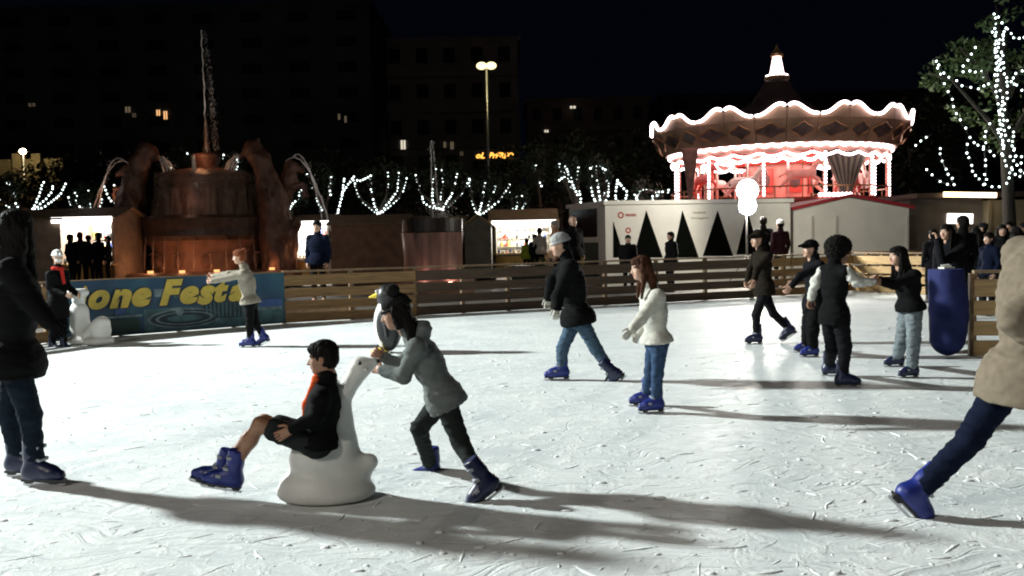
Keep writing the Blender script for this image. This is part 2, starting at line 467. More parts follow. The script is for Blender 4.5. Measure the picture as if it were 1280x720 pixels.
        if vest or sleeve is not None:
            q = SDF()
            for sd in (1, -1):
                q.cone(sh[sd] + (el[sd] - sh[sd]) * .12, el[sd], .062 * s, .054 * s, .02); q.cone(el[sd], wr[sd], .056 * s, .042 * s, .02)
            if vest:
                V, F = q.mesh(h); V = wrinkle(V, F, .018 * s, 10 / s, (1, 1, 1.3), sd0 + 3)
                obj('sleeves', V, F, sleeve, body)
    # ---- trousers
    if trousers is not None:
        q = SDF(); bg = baggy
        q.ell(Pv, np.array((.158, .12, .11)) * s, tax, .04)
        for sd in (1, -1):
            if bare_shin:
                kk = hp[sd] * .28 + kn[sd] * .72
                q.cone(hp[sd], kk, .088 * s, .085 * s, .03)
            else:
                q.cone(hp[sd], kn[sd], .088 * s * min(bg, 1.15), .062 * s * bg, .035)
                ae = an[sd] + (kn[sd] - an[sd]) * (.13 if bg < 1.25 else .02)
                q.cone(kn[sd], ae, .062 * s * bg, (.052 * s * bg) * hems, .025)
        V, F = q.mesh(h); V = wrinkle(V, F, .009 * s * bg, 7 / s, (1, 1, 2.8), sd0 + 7); V = wrinkle(V, F, .003 * s, 20 / s, (.8, .8, 2.4), sd0 + 2)
        obj('shorts' if bare_shin else 'trousers', V, F, trousers, body)
    # ---- footwear
    if boots == 'skates':
        for sd in (1, -1): skate(body, an[sd], td[sd], bw[sd], s, (skmL or skm) if sd == -1 else skm, near)
    else:
        q = SDF()
        for sd in (1, -1):
            a = an[sd]; a = A(a[0], a[1], z0 + .085 * s); q = SDF()
            q.cone(a - td[sd] * .03 * s - dz * .03, a + td[sd] * .15 * s - dz * .04, .045 * s, .038 * s); q.cone(a, a + dz * .09, .05 * s, .05 * s)
            q.cut(A(0, 0, z0 + .004), -dz)
            V, F = q.mesh(.016); obj('shoe', V, F, BLK, body)
    # ---- hair / headwear in head coordinates
    q = SDF(); E = lambda p, rr, k=.02, sub=False: q.ell(HP(*p), np.array(rr) * s, hax, k * s, sub)
    R3 = lambda v: v[0] * hax[0] + v[1] * hax[1] + v[2] * hax[2]
    hr = .0062 if near else .012
    if hair in ('short', 'long', 'bun', 'afro', 'shoulder', 'beanie', 'beanie2', 'cap', 'bald'):
        if hair == 'afro':
            E((0, -.025, .055), (.142, .14, .118)); E((0, -.06, .0), (.125, .09, .10))
        elif hair in ('beanie', 'beanie2', 'cap'):
            E((0, -.045, -.01), (.082, .065, .07)); E((0, -.02, .035), (.080, .097, .075))
        elif hair == 'bald':
            E((0, -.03, .01), (.08, .082, .06))
        else:
            E((0, -.018, .04), (.088, .104, .090)); E((0, -.045, -.01), (.086, .072, .08))
            E((0, .05, .075), (.055, .045, .035))
        if hair in ('long', 'shoulder', 'beanie2'):
            L = .34 if hair != 'shoulder' else .17
            for sx in (-.07, -.035, 0, .035, .07):
                a = HP(sx, -.055, .0); b = HP(sx * 1.15, -.08, -.13) ; c2 = b - dz * L * s * .55 + ff * -.02
                q.cone(a, b, .042 * s, .042 * s, .02); q.cone(b, c2, .042 * s, .03 * s, .02)
            for sx in (-.082, .082):
                q.cone(HP(sx, .0, .02), HP(sx * 1.05, .0, -.1), .028 * s, .026 * s, .02)
                if hair == 'long': q.cone(HP(sx * 1.05, .0, -.1), HP(sx, .03, -.1) - dz * .2 * s, .026 * s, .016 * s, .02)
        if hair == 'bun': E((0, -.10, .10), (.04, .04, .04))
        q.ell(HP(0, .082, -.055), np.array((.066, .062, .088 if hair != 'afro' else .105)) * s, hax, .015 * s, True)
        V, F = q.mesh(hr * s)
        if hair == 'afro': V = wrinkle(V, F, .028 * s, 42, (1, 1, 1), sd0)
        else:
            V = wrinkle(V, F, .009 * s, 45, (1, 1, .18), sd0)
            if near: V = wrinkle(V, F, .005 * s, 105, (1, 1, .14), sd0 + 4)
        obj('hair', V, F, hairmat, body)
    if hair in ('beanie', 'beanie2', 'cap') or hood == 'up':
        q = SDF()
        hm_ = extras.get('hat') if extras else None
        E((0, -.02, .055), (.090, .108, .080))
        if hair == 'cap': q.cone(HP(-.03, .07, .05), HP(-.03, .14, .04), .03 * s, .02 * s, .01); q.cone(HP(.03, .07, .05), HP(.03, .14, .04), .03 * s, .02 * s, .01)
        q.cut(HP(0, 0, .022), R3((0, -.12, -1)) if hair != 'cap' else R3((0, 0, -1)))
        V, F = q.mesh(hr * s); V = wrinkle(V, F, .005 * s, 40, (1, 1, .3), sd0)
        hat = obj('hat', V, F, hm_ or MT.get('black_knit') or BLK, body)
        b = MB()
        ring = [HP(.092 * math.cos(t), -.02 + .110 * math.sin(t), .032 - .012 * math.sin(t)) for t in np.linspace(0, 2 * PI, 25)]
        b.tube(ring, .013 * s, 6, cap=False); b.build('brim', hm_ or BLK, hat, smooth=True)
        if extras and extras.get('poms'):
            for sx in (-.055, .055):
                q = SDF(); q.ell(HP(sx, -.03, .155), np.array((.045, .045, .045)) * s, hax)
                V, F = q.mesh(.008); V = wrinkle(V, F, .012, 70, (1, 1, 1), sx); obj('pompom', V, F, hm_, hat)
    if extras:
        if 'scarf' in extras:
            q = SDF()
            for t in np.linspace(0, 2 * PI, 9)[:-1]:
                t2 = t + PI / 4; rr = .075 * s
                pa = N + upv * .03 + (r * math.cos(t) + ff * math.sin(t)) * rr; pb = N + upv * .03 + (r * math.cos(t2) + ff * math.sin(t2)) * rr
                q.cone(pa, pb, .03 * s, .03 * s, .015)
            q.cone(N + ff * .10 * s, N + ff * .145 * s + down * .22 * s, .028 * s, .03 * s, .015)
            V, F = q.mesh(.012); V = wrinkle(V, F, .008, 30); obj('scarf', V, F, extras['scarf'], body)
        if 'trim' in extras:     # coloured front placket of an open jacket
            q = SDF(); q.cone(N + ff * .085 * s + upv * .02, N + ff * .125 * s + down * .17 * s, .022 * s, .024 * s); q.cone(N + ff * .125 * s + down * .17 * s, Pv + ff * .115 * s, .024 * s, .022 * s)
            q.cone(N + ff * .07 * s + upv * .03 - r * .05, N + ff * .07 * s + upv * .03 + r * .05, .028 * s)
            V, F = q.mesh(.010); obj('jacket_trim', V, F, extras['trim'], body)
        if 'mask' in extras:
            q = SDF(); q.ell(HP(0, .052, -.06), np.array((.058, .06, .045)) * s, hax); V, F = q.mesh(.01); obj('face_mask', V, F, extras['mask'], body)
    body['_j'] = 1
    return body, dict(HP=HP, el=el, wr=wr, kn=kn, an=an, sh=sh, hp=hp, N=N, Pv=Pv, r=r, f=ff, up=upv, s=s)

#PART2
KEYP, FILLP = 95000, 4600
# ------------------------------------------------------------------ PART 2: people on the ice
BK = fm_('black_cloth', (.005, .005, .0055)); BK2 = fm_('black_coat', (.008, .008, .010)); NAVY = fm_('navy_cloth', (.005, .008, .021))
DJEAN = fm_('dark_denim', (.008, .014, .022), var=.3); JEAN = fm_('blue_denim', (.05, .085, .125), var=.35); LJEAN = fm_('pale_denim', (.15, .175, .19), var=.3)
MJEAN = fm_('mid_denim', (.03, .055, .105), var=.35)
GREY = fm_('grey_fleece', (.13, .145, .14)); CREAM = fm_('cream_cloth', (.28, .255, .205)); WHITE = fm_('white_cloth', (.46, .45, .40)); BEIGE = fm_('beige_wool', (.165, .135, .10))
OLIVE = fm_('olive_cloth', (.014, .011, .008)); DGREY = fm_('charcoal_cloth', (.018, .022, .021)); RED = fm_('red_cloth', (.45, .03, .025)); ORNG = fm_('orange_cloth', (.62, .10, .03))
fm_('black_knit', (.012, .012, .012)); GKNIT = fm_('grey_knit', (.32, .33, .33)); WKNIT = fm_('white_knit', (.7, .7, .68)); LINEN = fm_('pale_sleeve', (.52, .52, .48), var=.25)
GREEN = fm_('green_vest', (.25, .32, .03)); DRED = fm_('dark_red_cloth', (.022, .008, .012)); CAMEL = fm_('camel_cloth', (.25, .15, .09))

# the dark adult gliding along the left border
Y1 = G(38, 606)[1]
person('adult in black jacket and dark jeans skating at the left border of the rink', Y1, (22, 288), (18, 322), (18, 450), 25, hface=75, H=1.78,
       LE=(8, 380, .1), LW=(24, 425, .12), RE=(40, 378, -.16), RW=(62, 402, -.22), LK=(12, 520, .10), LA=(24, 596), RK=(38, 520, -.04), RA=(46, 607), Lt=-8, Rt=-8,
       hair='long', hairmat=HB, jacket=BK, jlen=.10, puff=1.25, trousers=DJEAN, baggy=1.05, near=True, boots='skates', skm=BOOTD, gloves=BK)

# seated boy on the white seal sled
YB = 5.25
bs = person('boy in orange-trimmed black jacket and shorts sitting on a white seal skating aid', YB, (403, 447), (408, 480), (398, 553), 180, hface=182, H=1.42, hpitch=-5,
            LE=(396, 520, -.16), LW=(366, 536, -.17), RE=(398, 520, .16), RW=(368, 536, .17),
            LK=(325, 530, -.09), LA=(290, 588, -.09), RK=(330, 527, .09), RA=(276, 586, .10), Lt=(-.93, -.1, .20), Rt=(-.90, -.1, .32), Lw=(.22, 0, 1), Rw=(.36, 0, 1),
            skin=SKIN2, hair='short', hairmat=HB, jacket=BK, jlen=.02, trousers=DGREY, bare_shin=True, near=True, boots='skates', extras={'trim': ORNG}, base=G(398, 630), curl=.3)
# the one pushing
person('youngster in grey hoodie and black bobble beanie pushing the sled', 5.55, (494, 390), (517, 420), (556, 497), 180, hface=184, H=1.50, hpitch=-16, lean=(-.25, 0, 1),
       LE=(505, 470, -.14), LW=(478, 463, -.05), RE=(500, 458, .16), RW=(479, 446, .1),
       LK=(577, 556, -.14), LA=(602, 598, -.32), RK=(524, 535, .08), RA=(538, 583, .42), Lt=(-.80, -.2, -.55), Lw=(-.5, 0, .86), Rt=184, skmL=BOOTD,
       skin=SKIN3, hair='beanie2', hairmat=HB, jacket=GREY, jlen=.08, puff=1.0, trousers=DGREY, near=True, boots='skates', extras={'hat': MT['black_knit'], 'poms': 1}, base=G(560, 620), hood=True, curl=1.0)

# man in jeans striding left
YJ = G(716, 476)[1]
person('person in black jacket, grey beanie and blue jeans striding left in mid rink', YJ, (699, 306), (709, 325), (722, 396), 185, hface=188, H=1.70, hpitch=-12,
       LE=(697, 372, -.2), LW=(696, 385, -.28), RE=(690, 350, .15), RW=(686, 372, .2), LK=(745, 436, -.05), LA=(764, 464, -.1), RK=(703, 436, .05), RA=(702, 475), Lt=(-.55, .45, -.6), Lw=(-.6, 0, .78), Rt=185, skmL=BOOTD,
       hair='beanie', jacket=BK, jlen=.08, puff=1.32, trousers=JEAN, baggy=1.08, near=True, boots='skates', extras={'hat': GKNIT}, gloves=WHITE, base=G(725, 478))
# woman in white jacket
YW = G(815, 518)[1]
person('long-haired girl in short white jacket and blue jeans facing left in mid rink', YW, (801, 335), (814, 361), (821, 428), 192, hface=186, H=1.44, hpitch=-8,
       LE=(802, 398, -.18), LW=(790, 412, -.24), RE=(812, 398, .18), RW=(800, 415, .22), LK=(822, 465, -.06), LA=(820, 516), RK=(813, 465, .07), RA=(808, 507), Lt=190, Rt=186,
       hair='long', hairmat=HBR, jacket=WHITE, jlen=.0, puff=1.12, trousers=MJEAN, near=True, boots='skates', gloves=WHITE)
# figures of the right-hand group
Yg = G(950, 430)[1]
person('dark skater in olive jacket trailing one leg, leftmost of the group on the right', Yg, (947, 299), (952, 314), (955, 358), 195, hface=195, H=1.62,
       LE=(946, 338, -.2), LW=(943, 350, -.3), RE=(938, 336, .2), RW=(934, 352, .1), LK=(945, 393, -.05), LA=(946, 430), RK=(967, 392, .04), RA=(984, 409, .1), Lt=190, Rt=(-.8, 0, -.5), Rw=(-.5, 0, .8),
       hair='cap', jacket=OLIVE, jlen=.12, trousers=BK2, boots='skates', skm=BOOTD, skin=SKIN, extras={'hat': OLIVE}, near=True)
Yg = G(1008, 447)[1]
person('child in dark cap and wide black trousers skating behind the curly-haired skater', Yg, (1012, 311), (1018, 325), (1017, 378), 190, hface=190, H=1.52,
       LE=(1000, 345, -.15), LW=(989, 358, -.2), RE=(1006, 345, .15), RW=(994, 352, .2), LK=(1016, 412, -.05), LA=(1016, 446), RK=(1010, 410, .08), RA=(1008, 440), Lt=190, Rt=190,
       hair='cap', jacket=BK2, jlen=.1, trousers=BK, baggy=1.4, boots='skates', extras={'hat': BK}, near=True)
Yg = G(1048, 484)[1]
person('skater with round curly hair in black vest over pale sleeves, holding a friend\'s hands', Yg, (1050, 314), (1043, 330), (1043, 392), 25, hface=10, H=1.55,
       LE=(1020, 352, .14), LW=(1014, 372, .2), RE=(1070, 352, -.16), RW=(1091, 352, -.12), LK=(1040, 434, .12), LA=(1037, 470), RK=(1056, 434, -.06), RA=(1054, 484), Lt=-10, Rt=-5,
       skin=SKIN2, hair='afro', jacket=BK, jlen=.12, vest=True, sleeve=LINEN, trousers=BK2, baggy=1.15, boots='skates', near=True, skm=BOOTD)
Yg = G(1130, 473)[1]
person('girl in black jacket and wide pale jeans, reaching left to the curly-haired skater', Yg, (1122, 320), (1132, 337), (1138, 384), 190, hface=188, H=1.42,
       LE=(1117, 356, -.16), LW=(1100, 352, -.2), RE=(1116, 352, .12), RW=(1098, 350, .05), LK=(1142, 425, -.05), LA=(1140, 472), RK=(1128, 424, .12), RA=(1122, 458), Lt=192, Rt=182,
       hair='long', hairmat=HB, jacket=BK, jlen=.04, puff=1.15, trousers=LJEAN, baggy=1.35, boots='skates', near=True, skm=BOOTD)
# near right, half out of the picture
person('person in beige coat and dark jeans at the right edge, blue skate trailing behind', 4.6, (1330, 255), (1308, 300), (1283, 468), 10, hface=5, H=1.74, lean=(.1, 0, 1),
       LE=(1275, 400, .2), LW=(1300, 470, .3), RE=(1268, 400, -.25), RW=(1330, 455, -.3), LK=(1212, 550, .05), LA=(1150, 612, .15), RK=(1370, 560, -.1), RA=(1330, 690, -.1), Lt=(.66, 0, -.72), Lw=(.70, 0, .70), Rt=0,
       hair='short', jacket=BEIGE, jlen=.16, puff=1.35, trousers=NAVY, baggy=1.1, near=True, boots='skates', base=G(1290, 660))
# girl by the banner
Yg = G(318, 434)[1]
person('auburn-haired child in cream jacket stretching both arms before the blue banner', Yg, (299, 321), (306, 337), (313, 378), 185, hface=185, H=1.52, hpitch=-5,
       LE=(286, 347, -.12), LW=(266, 351, -.1), RE=(286, 343, .15), RW=(268, 345, .25), LK=(312, 406, -.04), LA=(313, 434), RK=(320, 404, .06), RA=(328, 419, .1), Lt=188, Rt=(-.75, 0, -.35), Rw=(-.3, 0, .9),
       hair='bun', hairmat=HRED, jacket=CREAM, jlen=.02, puff=1.15, trousers=BK, boots='skates', near=True)
# child behind the white seal at the left
Yg = 14.1
person('child in black coat, red scarf and pale mask holding the white seal aid', Yg, (72, 321), (72, 338), (72, 378), -20, hface=-55, H=1.50,
       LE=(84, 358, .05), LW=(97, 368, -.1), RE=(62, 358, -.1), RW=(82, 368, -.2), LA=(80, 430, 0), RA=(66, 430, 0),
       hair='cap', jacket=BK, jlen=.28, puff=1.15, trousers=BK, boots='skates', extras={'hat': WKNIT, 'scarf': RED, 'mask': WKNIT}, skm=BOOTD)

def stander(label, u, vtop, Y, face, z0=0.0, group=None, **k):
    """an upright onlooker whose head top is seen at (u, vtop)"""
    top = D(u, vtop, Y); H = (top[2] - z0) * 1.0; s = H / 1.72
    b = A(top[0], top[1], z0)
    hc = b + A(0, 0, H - .118 * s); f = A(math.cos(math.radians(face)), math.sin(math.radians(face)), 0)
    k.setdefault('jacket', BK); k.setdefault('trousers', BK2)
    return person(label, Y, hc, b + A(0, 0, 1.44 * s) - f * .02, b + A(0, 0, .93 * s), face, H=H, px=False, z0=z0, base=b, group=group,
                  LE=k.pop('LE', None), LW=k.pop('LW', None), **k)
ZP = .12
stander('bearded man in navy jacket watching from behind the wooden fence left of centre', 396, 276, 18.3, -95, .28, jacket=NAVY, puff=1.15, near=True)
stander('bald man in black coat behind the fence, left of the white kiosk window', 716, 270, 22.6, -60, ZP, hair='bald', hairmat=HGR, puff=1.25)
stander('onlooker in camel coat just left of the bald man behind the fence', 693, 276, 23.6, 200, ZP, jacket=CAMEL, hair='short', hairmat=HGR)
stander('dark-haired onlooker in front of the first dark triangle on the kiosk', 785, 294, 22.6, -100, ZP, puff=1.3)
stander('dark-haired onlooker between the second and third dark triangles on the kiosk', 838, 290, 22.8, 200, ZP, puff=1.3)
stander('onlooker in black with dark hair just beside the bright floodlight', 954, 271, 24.3, 80, ZP, hairmat=HB)
stander('onlooker in white hat and dark wine-red coat right of the floodlight', 975, 275, 23.8, 100, ZP, hair='beanie', extras={'hat': WKNIT}, jacket=DRED)
# the man leaning on the blue pad, hand raised to his face
tp = D(1184, 275, 13.4)
person('person in dark coat raising a hand to the face behind the blue crash pad', 13.4, (1183, 290), (1188, 306), (1188, 352), 230, hface=210, H=1.66,
       LE=(1178, 330, -.3), LW=(1172, 300, -.25), RE=(1172, 320, .05), RW=(1170, 340, -.1), LA=None, hair='long', jacket=BK2, jlen=.3, puff=1.25, trousers=BK, z0=0)
crowd = [('tall man in dark jacket standing in front of the bright kiosk window', 1203, 270, 15.5, 100), ('onlooker at the far left of the crowd under the grey wall', 1166, 287, 19.0, 90),
         ('capped onlooker standing in the gap left of the tan building corner', 1228, 279, 20.5, 150), ('dark onlooker at the back of the right crowd under the tan wall', 1261, 277, 21.0, 230), ('hatted onlooker just inside the right picture edge, behind the others', 1279, 279, 19.0, 190),
         ('short-haired onlooker right behind the wooden rail of the right crowd', 1221, 285, 17.0, 45), ('onlooker in grey-blue jacket in the middle of the right crowd', 1236, 291, 16.0, 200),
         ('onlooker with raised collar, second from the right in the crowd', 1253, 281, 17.5, 250), ('onlooker in black at the right edge of the crowd behind the rail', 1270, 284, 15.8, 100)]
for i, (lb, u, v, Y, fc) in enumerate(crowd):
    stander(lb, u, v, Y, fc, 0.0, 'crowd behind the right-hand rail', jacket=[BK, BK2, BK, BK2, BK, BK, NAVY, BK2, BK][i], hair=['short', 'short', 'cap', 'short', 'beanie', 'shoulder', 'short', 'shoulder', 'long'][i])

# ------------------------------------------------------------------ skating aids
PLW = mat('white_plastic', (.62, .63, .60), .45, .08, 6, .1, 30)
PLB = mat('penguin_black', (.012, .012, .014), .4); PLY = mat('beak_yellow', (.75, .55, .03), .5)
def seal(label, o, yaw, s=1.0, name='seal_sled'):
    """one-piece moulded seal: round base, seat, tall neck with head; x forward (front of the seal)"""
    c, sn = math.cos(math.radians(yaw)), math.sin(math.radians(yaw))
    P = lambda x, y, z: o + s * A(c * x - sn * y, sn * x + c * y, z)
    ax = [[c, sn, 0], [-sn, c, 0], [0, 0, 1]]; q = SDF()
    q.ell(P(0, 0, .05), np.array((.30, .21, .09)) * s, ax, .05); q.ell(P(.02, 0, .11), np.array((.25, .18, .11)) * s, ax, .06)
    q.ell(P(.02, 0, .25), np.array((.20, .15, .13)) * s, ax, .06); q.cone(P(.10, 0, .33), P(-.08, 0, .33), .085 * s, .10 * s, .05)
    q.cone(P(-.10, 0, .20), P(-.11, 0, .62), .11 * s, .052 * s, .05)
    q.cone(P(-.11, 0, .62), P(-.23, 0, .80), .05 * s, .062 * s, .04); q.cone(P(-.23, 0, .80), P(-.31, 0, .83), .06 * s, .03 * s, .03)
    q.cone(P(-.12, 0, .12), P(-.27, 0, .22), .09 * s, .05 * s, .08); q.cone(P(-.14, 0, .66), P(-.07, 0, .69), .05 * s, .04 * s, .02)
    q.cut(o + A(0, 0, .012), (0, 0, -1))
    V, F = q.mesh(.012 * s)
    b = obj(name, V, F, PLW, None, o); tag(b, label, 'skating aid')
    return b, P
sb, P_ = seal('white seal-shaped skating sled carrying the seated boy', G(405, 628) * A(1, 1, 0) + A(0, .08, 0), 180)
m = MB()
for y in (-.115, .115): m.tube([P_(-.26, y * .3, .78), P_(-.28, y * .8, .80), P_(-.28, y, .80)], .014, 8)
m.build('handle', PLW, sb, smooth=True)
for y in (-.052, .052): m = MB(); m.ball(P_(-.235, y, .83), .014, 8, 6); m.build('eye', PLB, sb, smooth=True)
m = MB(); m.ball(P_(-.335, 0, .835), (.016, .02, .014), 8, 6); m.build('nose', PLB, sb, smooth=True)
so = G(103, 430) * A(1, 1, 0)
q = SDF(); q.ell(so + A(0, 0, .06), (.30, .22, .09)); q.ell(so + A(-.02, 0, .30), (.16, .14, .28)); q.ell(so + A(-.03, 0, .50), (.155, .14, .20)); q.ell(so + A(-.03, 0, .72), (.10, .10, .10))
q.ell(so + A(-.03, 0, .84), (.17, .13, .10)); q.ell(so + A(-.03, 0, .95), (.14, .11, .06), sub=True); q.cone(so + A(-.12, 0, .88), so + A(-.27, -.02, .97), .04, .025)
q.cut(so + A(0, 0, .01), (0, 0, -1)); V, F = q.mesh(.014)
tag(obj('seal_sled', V, F, PLW, None, so), 'upright white seal aid with hollow head in front of the masked child', 'skating aid')
so2 = G(124, 431) * A(1, 1, 0) + A(.02, -.05, 0)
q = SDF(); q.ell(so2 + A(0, 0, .07), (.24, .2, .10)); q.ell(so2 + A(.03, 0, .24), (.17, .15, .20)); q.cone(so2 + A(-.18, 0, .14), so2 + A(.05, 0, .36), .09, .10); q.ell(so2 + A(.08, 0, .36), (.11, .11, .10))
q.cut(so2 + A(0, 0, .01), (0, 0, -1)); V, F = q.mesh(.014)
tag(obj('seal_sled', V, F, PLW, None, so2), 'low white seal aid lying beside the upright one at the banner foot', 'skating aid')
# penguin aid behind the pusher
po = G(486, 441) * A(1, 1, 0)
pr = empty('penguin_aid', po); tag(pr, 'black and white penguin skating aid with yellow beak behind the bending pusher', 'skating aid')
q = SDF(); q.ell(po + A(0, 0, .40), (.20, .19, .38)); q.ell(po + A(0, 0, .80), (.15, .15, .17)); q.cone(po + A(-.02, -.17, .60), po + A(.02, -.26, .25), .05, .03); q.cone(po + A(-.02, .17, .60), po + A(.02, .26, .25), .05, .03)
q.cut(po + A(0, 0, .012), (0, 0, -1)); V, F = q.mesh(.013); Cc = V[F].mean(1) - po
obj('body', V, F, [PLB, PLW], pr, None, ((Cc[:, 0] < -.07) & (Cc[:, 2] < .70) & (np.abs(Cc[:, 1]) < .13)).astype(int))
q = SDF(); q.cone(po + A(-.12, 0, .82), po + A(-.25, 0, .79), .045, .012); V, F = q.mesh(.009); obj('beak', V, F, PLY, pr)
m = MB()
for y in (-.07, .07): m.ball(po + A(-.135, y, .87), .024, 10, 6, 0); m.ball(po + A(-.153, y, .87), .012, 8, 5, 1)
m.build('eyes', [PLW, PLB], pr, smooth=True)
m = MB()
for y in (-.07, .07): m.ball(po + A(-.12, y * 1.3, .03), (.13, .07, .035), 10, 6)
m.build('feet', PLY, pr, smooth=True)
# dangling lanyard bag of the pale-jeans girl
# ------------------------------------------------------------------ PART 3: the setting
X3, Y3, Z3 = A(1, 0, 0), A(0, 1, 0), A(0, 0, 1)
WX = lambda u, Y: D(u, 300, Y)[0]
WZ = lambda u, v, Y: D(u, v, Y)[2]
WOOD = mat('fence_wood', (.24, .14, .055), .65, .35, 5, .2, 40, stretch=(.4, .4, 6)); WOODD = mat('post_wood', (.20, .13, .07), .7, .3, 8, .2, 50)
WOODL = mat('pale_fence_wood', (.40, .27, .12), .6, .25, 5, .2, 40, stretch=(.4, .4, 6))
WHITEP = mat('white_paint', (.72, .71, .66), .5, .06, 2); REDP = mat('red_trim', (.35, .02, .03), .5)
GLASSD = mat('dark_glass', (.006, .008, .008), .12); GLASSF = mat('far_glass', (.02, .022, .026), .6, spec=.1)
METAL = mat('galvanised_metal', (.30, .30, .30), .4, .1, metal=.8); DMETAL = mat('dark_metal', (.04, .04, .045), .5, metal=.3)

# ground, plaza deck, ice
def poly_obj(name, pts, z, m, kind='structure'):
    V = [A(p[0], p[1], z) for p in pts]
    o = obj(name, V, [list(range(len(V)))], m, None, A(0, 0, 0), smooth=False); tag(o, kind=kind); return o
asph = mat('plaza_paving', (.05, .048, .045), .75, .35, 1.5, .3, 40)
m = MB(); m.box((0, 400, -.35), (2400, 2400, .5)); go = m.build('ground', asph); tag(go, kind='structure')
fp = [G(-60, 444), G(60, 428.5), G(150, 420), G(355, 404.5), G(520, 395), G(690, 385.5), G(940, 372.5), G(1085, 362.5), G(1170, 358), G(1330, 352)]
fp = [A(p[0], p[1], 0) for p in fp]
pad = G(1184, 446) * A(1, 1, 0)

ice = bpy.data.materials.new('scraped_ice'); ice.use_nodes = True
nt = ice.node_tree; bs_ = nt.nodes['Principled BSDF']; L = nt.links.new
tc = nt.nodes.new('ShaderNodeTexCoord')
def N_(t, **k):
    n = nt.nodes.new(t)
    for a, b in k.items(): setattr(n, a, b)
    return n
def noise_(sc, det=6, rough=.55, vec=None, dist=0):
    n = N_('ShaderNodeTexNoise'); n.inputs['Scale'].default_value = sc; n.inputs['Detail'].default_value = det; n.inputs['Roughness'].default_value = rough; n.inputs['Distortion'].default_value = dist
    L(vec or tc.outputs['Object'], n.inputs['Vector']); return n.outputs['Fac']
def math_(op, a, b=None, c=None, clamp=False):
    n = N_('ShaderNodeMath', operation=op, use_clamp=clamp)
    for i, x in enumerate((a, b, c)):
        if x is None: continue
        if isinstance(x, (int, float)): n.inputs[i].default_value = x
        else: L(x, n.inputs[i])
    return n.outputs[0]
def maprange(x, a, b, c, d):
    n = N_('ShaderNodeMapRange'); n.inputs[1].default_value = a; n.inputs[2].default_value = b; n.inputs[3].default_value = c; n.inputs[4].default_value = d
    L(x, n.inputs[0]); return n.outputs[0]
dn = N_('ShaderNodeTexNoise'); dn.inputs['Scale'].default_value = .8; dn.inputs['Detail'].default_value = 2; L(tc.outputs['Object'], dn.inputs['Vector'])
dv = N_('ShaderNodeVectorMath', operation='MULTIPLY_ADD'); L(dn.outputs['Color'], dv.inputs[0]); dv.inputs[1].default_value = (1.2, 1.2, 0); L(tc.outputs['Object'], dv.inputs[2])
H = None; scr = None
for (rot, sx, sy, sc, th) in ((12, .28, 2.6, 1.6, .035), (-28, .3, 2.2, 1.9, .03), (74, .35, 2.2, 1.4, .03), (40, .25, 3.0, 2.6, .04), (-60, .4, 2.4, 2.2, .03)):
    mp = N_('ShaderNodeMapping'); mp.inputs['Rotation'].default_value[2] = math.radians(rot); mp.inputs['Scale'].default_value = (sx, sy, 1); mp.inputs['Location'].default_value = (rot * .3, sc, 0)
    L(dv.outputs[0], mp.inputs['Vector'])
    vo = N_('ShaderNodeTexVoronoi', feature='DISTANCE_TO_EDGE'); vo.inputs['Scale'].default_value = sc; L(mp.outputs[0], vo.inputs['Vector'])
    line = maprange(vo.outputs['Distance'], 0, th, 1, 0)
    msk = maprange(noise_(1.3 + sc, 3, .5, mp.outputs[0]), .48, .62, 0, 1)
    g_ = math_('MULTIPLY', line, msk)
    scr = g_ if scr is None else math_('MAXIMUM', scr, g_)
for (rot, sx, sy, sc, th) in ((20, 1, 1, .33, .007), (70, 1, .6, .27, .006), (-35, .5, 1, .42, .007), (5, .35, 1.2, .6, .008)):      # long curved blade cuts
    mp = N_('ShaderNodeMapping'); mp.inputs['Rotation'].default_value[2] = math.radians(rot); mp.inputs['Scale'].default_value = (sx, sy, 1); mp.inputs['Location'].default_value = (rot * .13, sc * 5, 0)
    L(dv.outputs[0], mp.inputs['Vector'])
    vo = N_('ShaderNodeTexVoronoi', feature='F1'); vo.inputs['Scale'].default_value = sc; L(mp.outputs[0], vo.inputs['Vector'])
    fr_ = math_('FRACT', math_('MULTIPLY', vo.outputs['Distance'], 5.0)); line = maprange(math_('ABSOLUTE', math_('SUBTRACT', fr_, .5)), 0, th * 4, 1, 0)
    g_ = math_('MULTIPLY', line, maprange(noise_(.9 + sc, 2, .5, mp.outputs[0]), .5, .6, 0, .8)); scr = math_('MAXIMUM', scr, g_)
big = noise_(1.1, 5); mid = noise_(7, 7, .62, None, .6); fine = noise_(38, 5, .6); grit = noise_(140, 3, .6)
lump = maprange(mid, .50, .72, 0, 1)
hsum = math_('MULTIPLY_ADD', lump, 1.0, math_('MULTIPLY', fine, .55))
hsum = math_('MULTIPLY_ADD', grit, .22, hsum)
hsum = math_('MULTIPLY_ADD', scr, -.9, hsum)
bmp = N_('ShaderNodeBump'); bmp.inputs['Strength'].default_value = .42; bmp.inputs['Distance'].default_value = .013
L(hsum, bmp.inputs['Height']); L(bmp.outputs['Normal'], bs_.inputs['Normal'])
cr = N_('ShaderNodeValToRGB'); cr.color_ramp.elements[0].position = .3; cr.color_ramp.elements[1].position = .62
cr.color_ramp.elements[0].color = (.58, .64, .66, 1); cr.color_ramp.elements[1].color = (.78, .80, .79, 1)
wet = math_('MULTIPLY_ADD', mid, .5, math_('MULTIPLY', big, .5)); L(wet, cr.inputs['Fac'])
mx = N_('ShaderNodeMix', data_type='RGBA'); L(math_('MULTIPLY', scr, .35), mx.inputs['Factor']); L(cr.outputs['Color'], mx.inputs[6]); mx.inputs[7].default_value = (.42, .46, .48, 1)
L(mx.outputs[2], bs_.inputs['Base Color'])
L(maprange(wet, .35, .6, .45, .7), bs_.inputs['Roughness']); bs_.inputs['Specular IOR Level'].default_value = .16
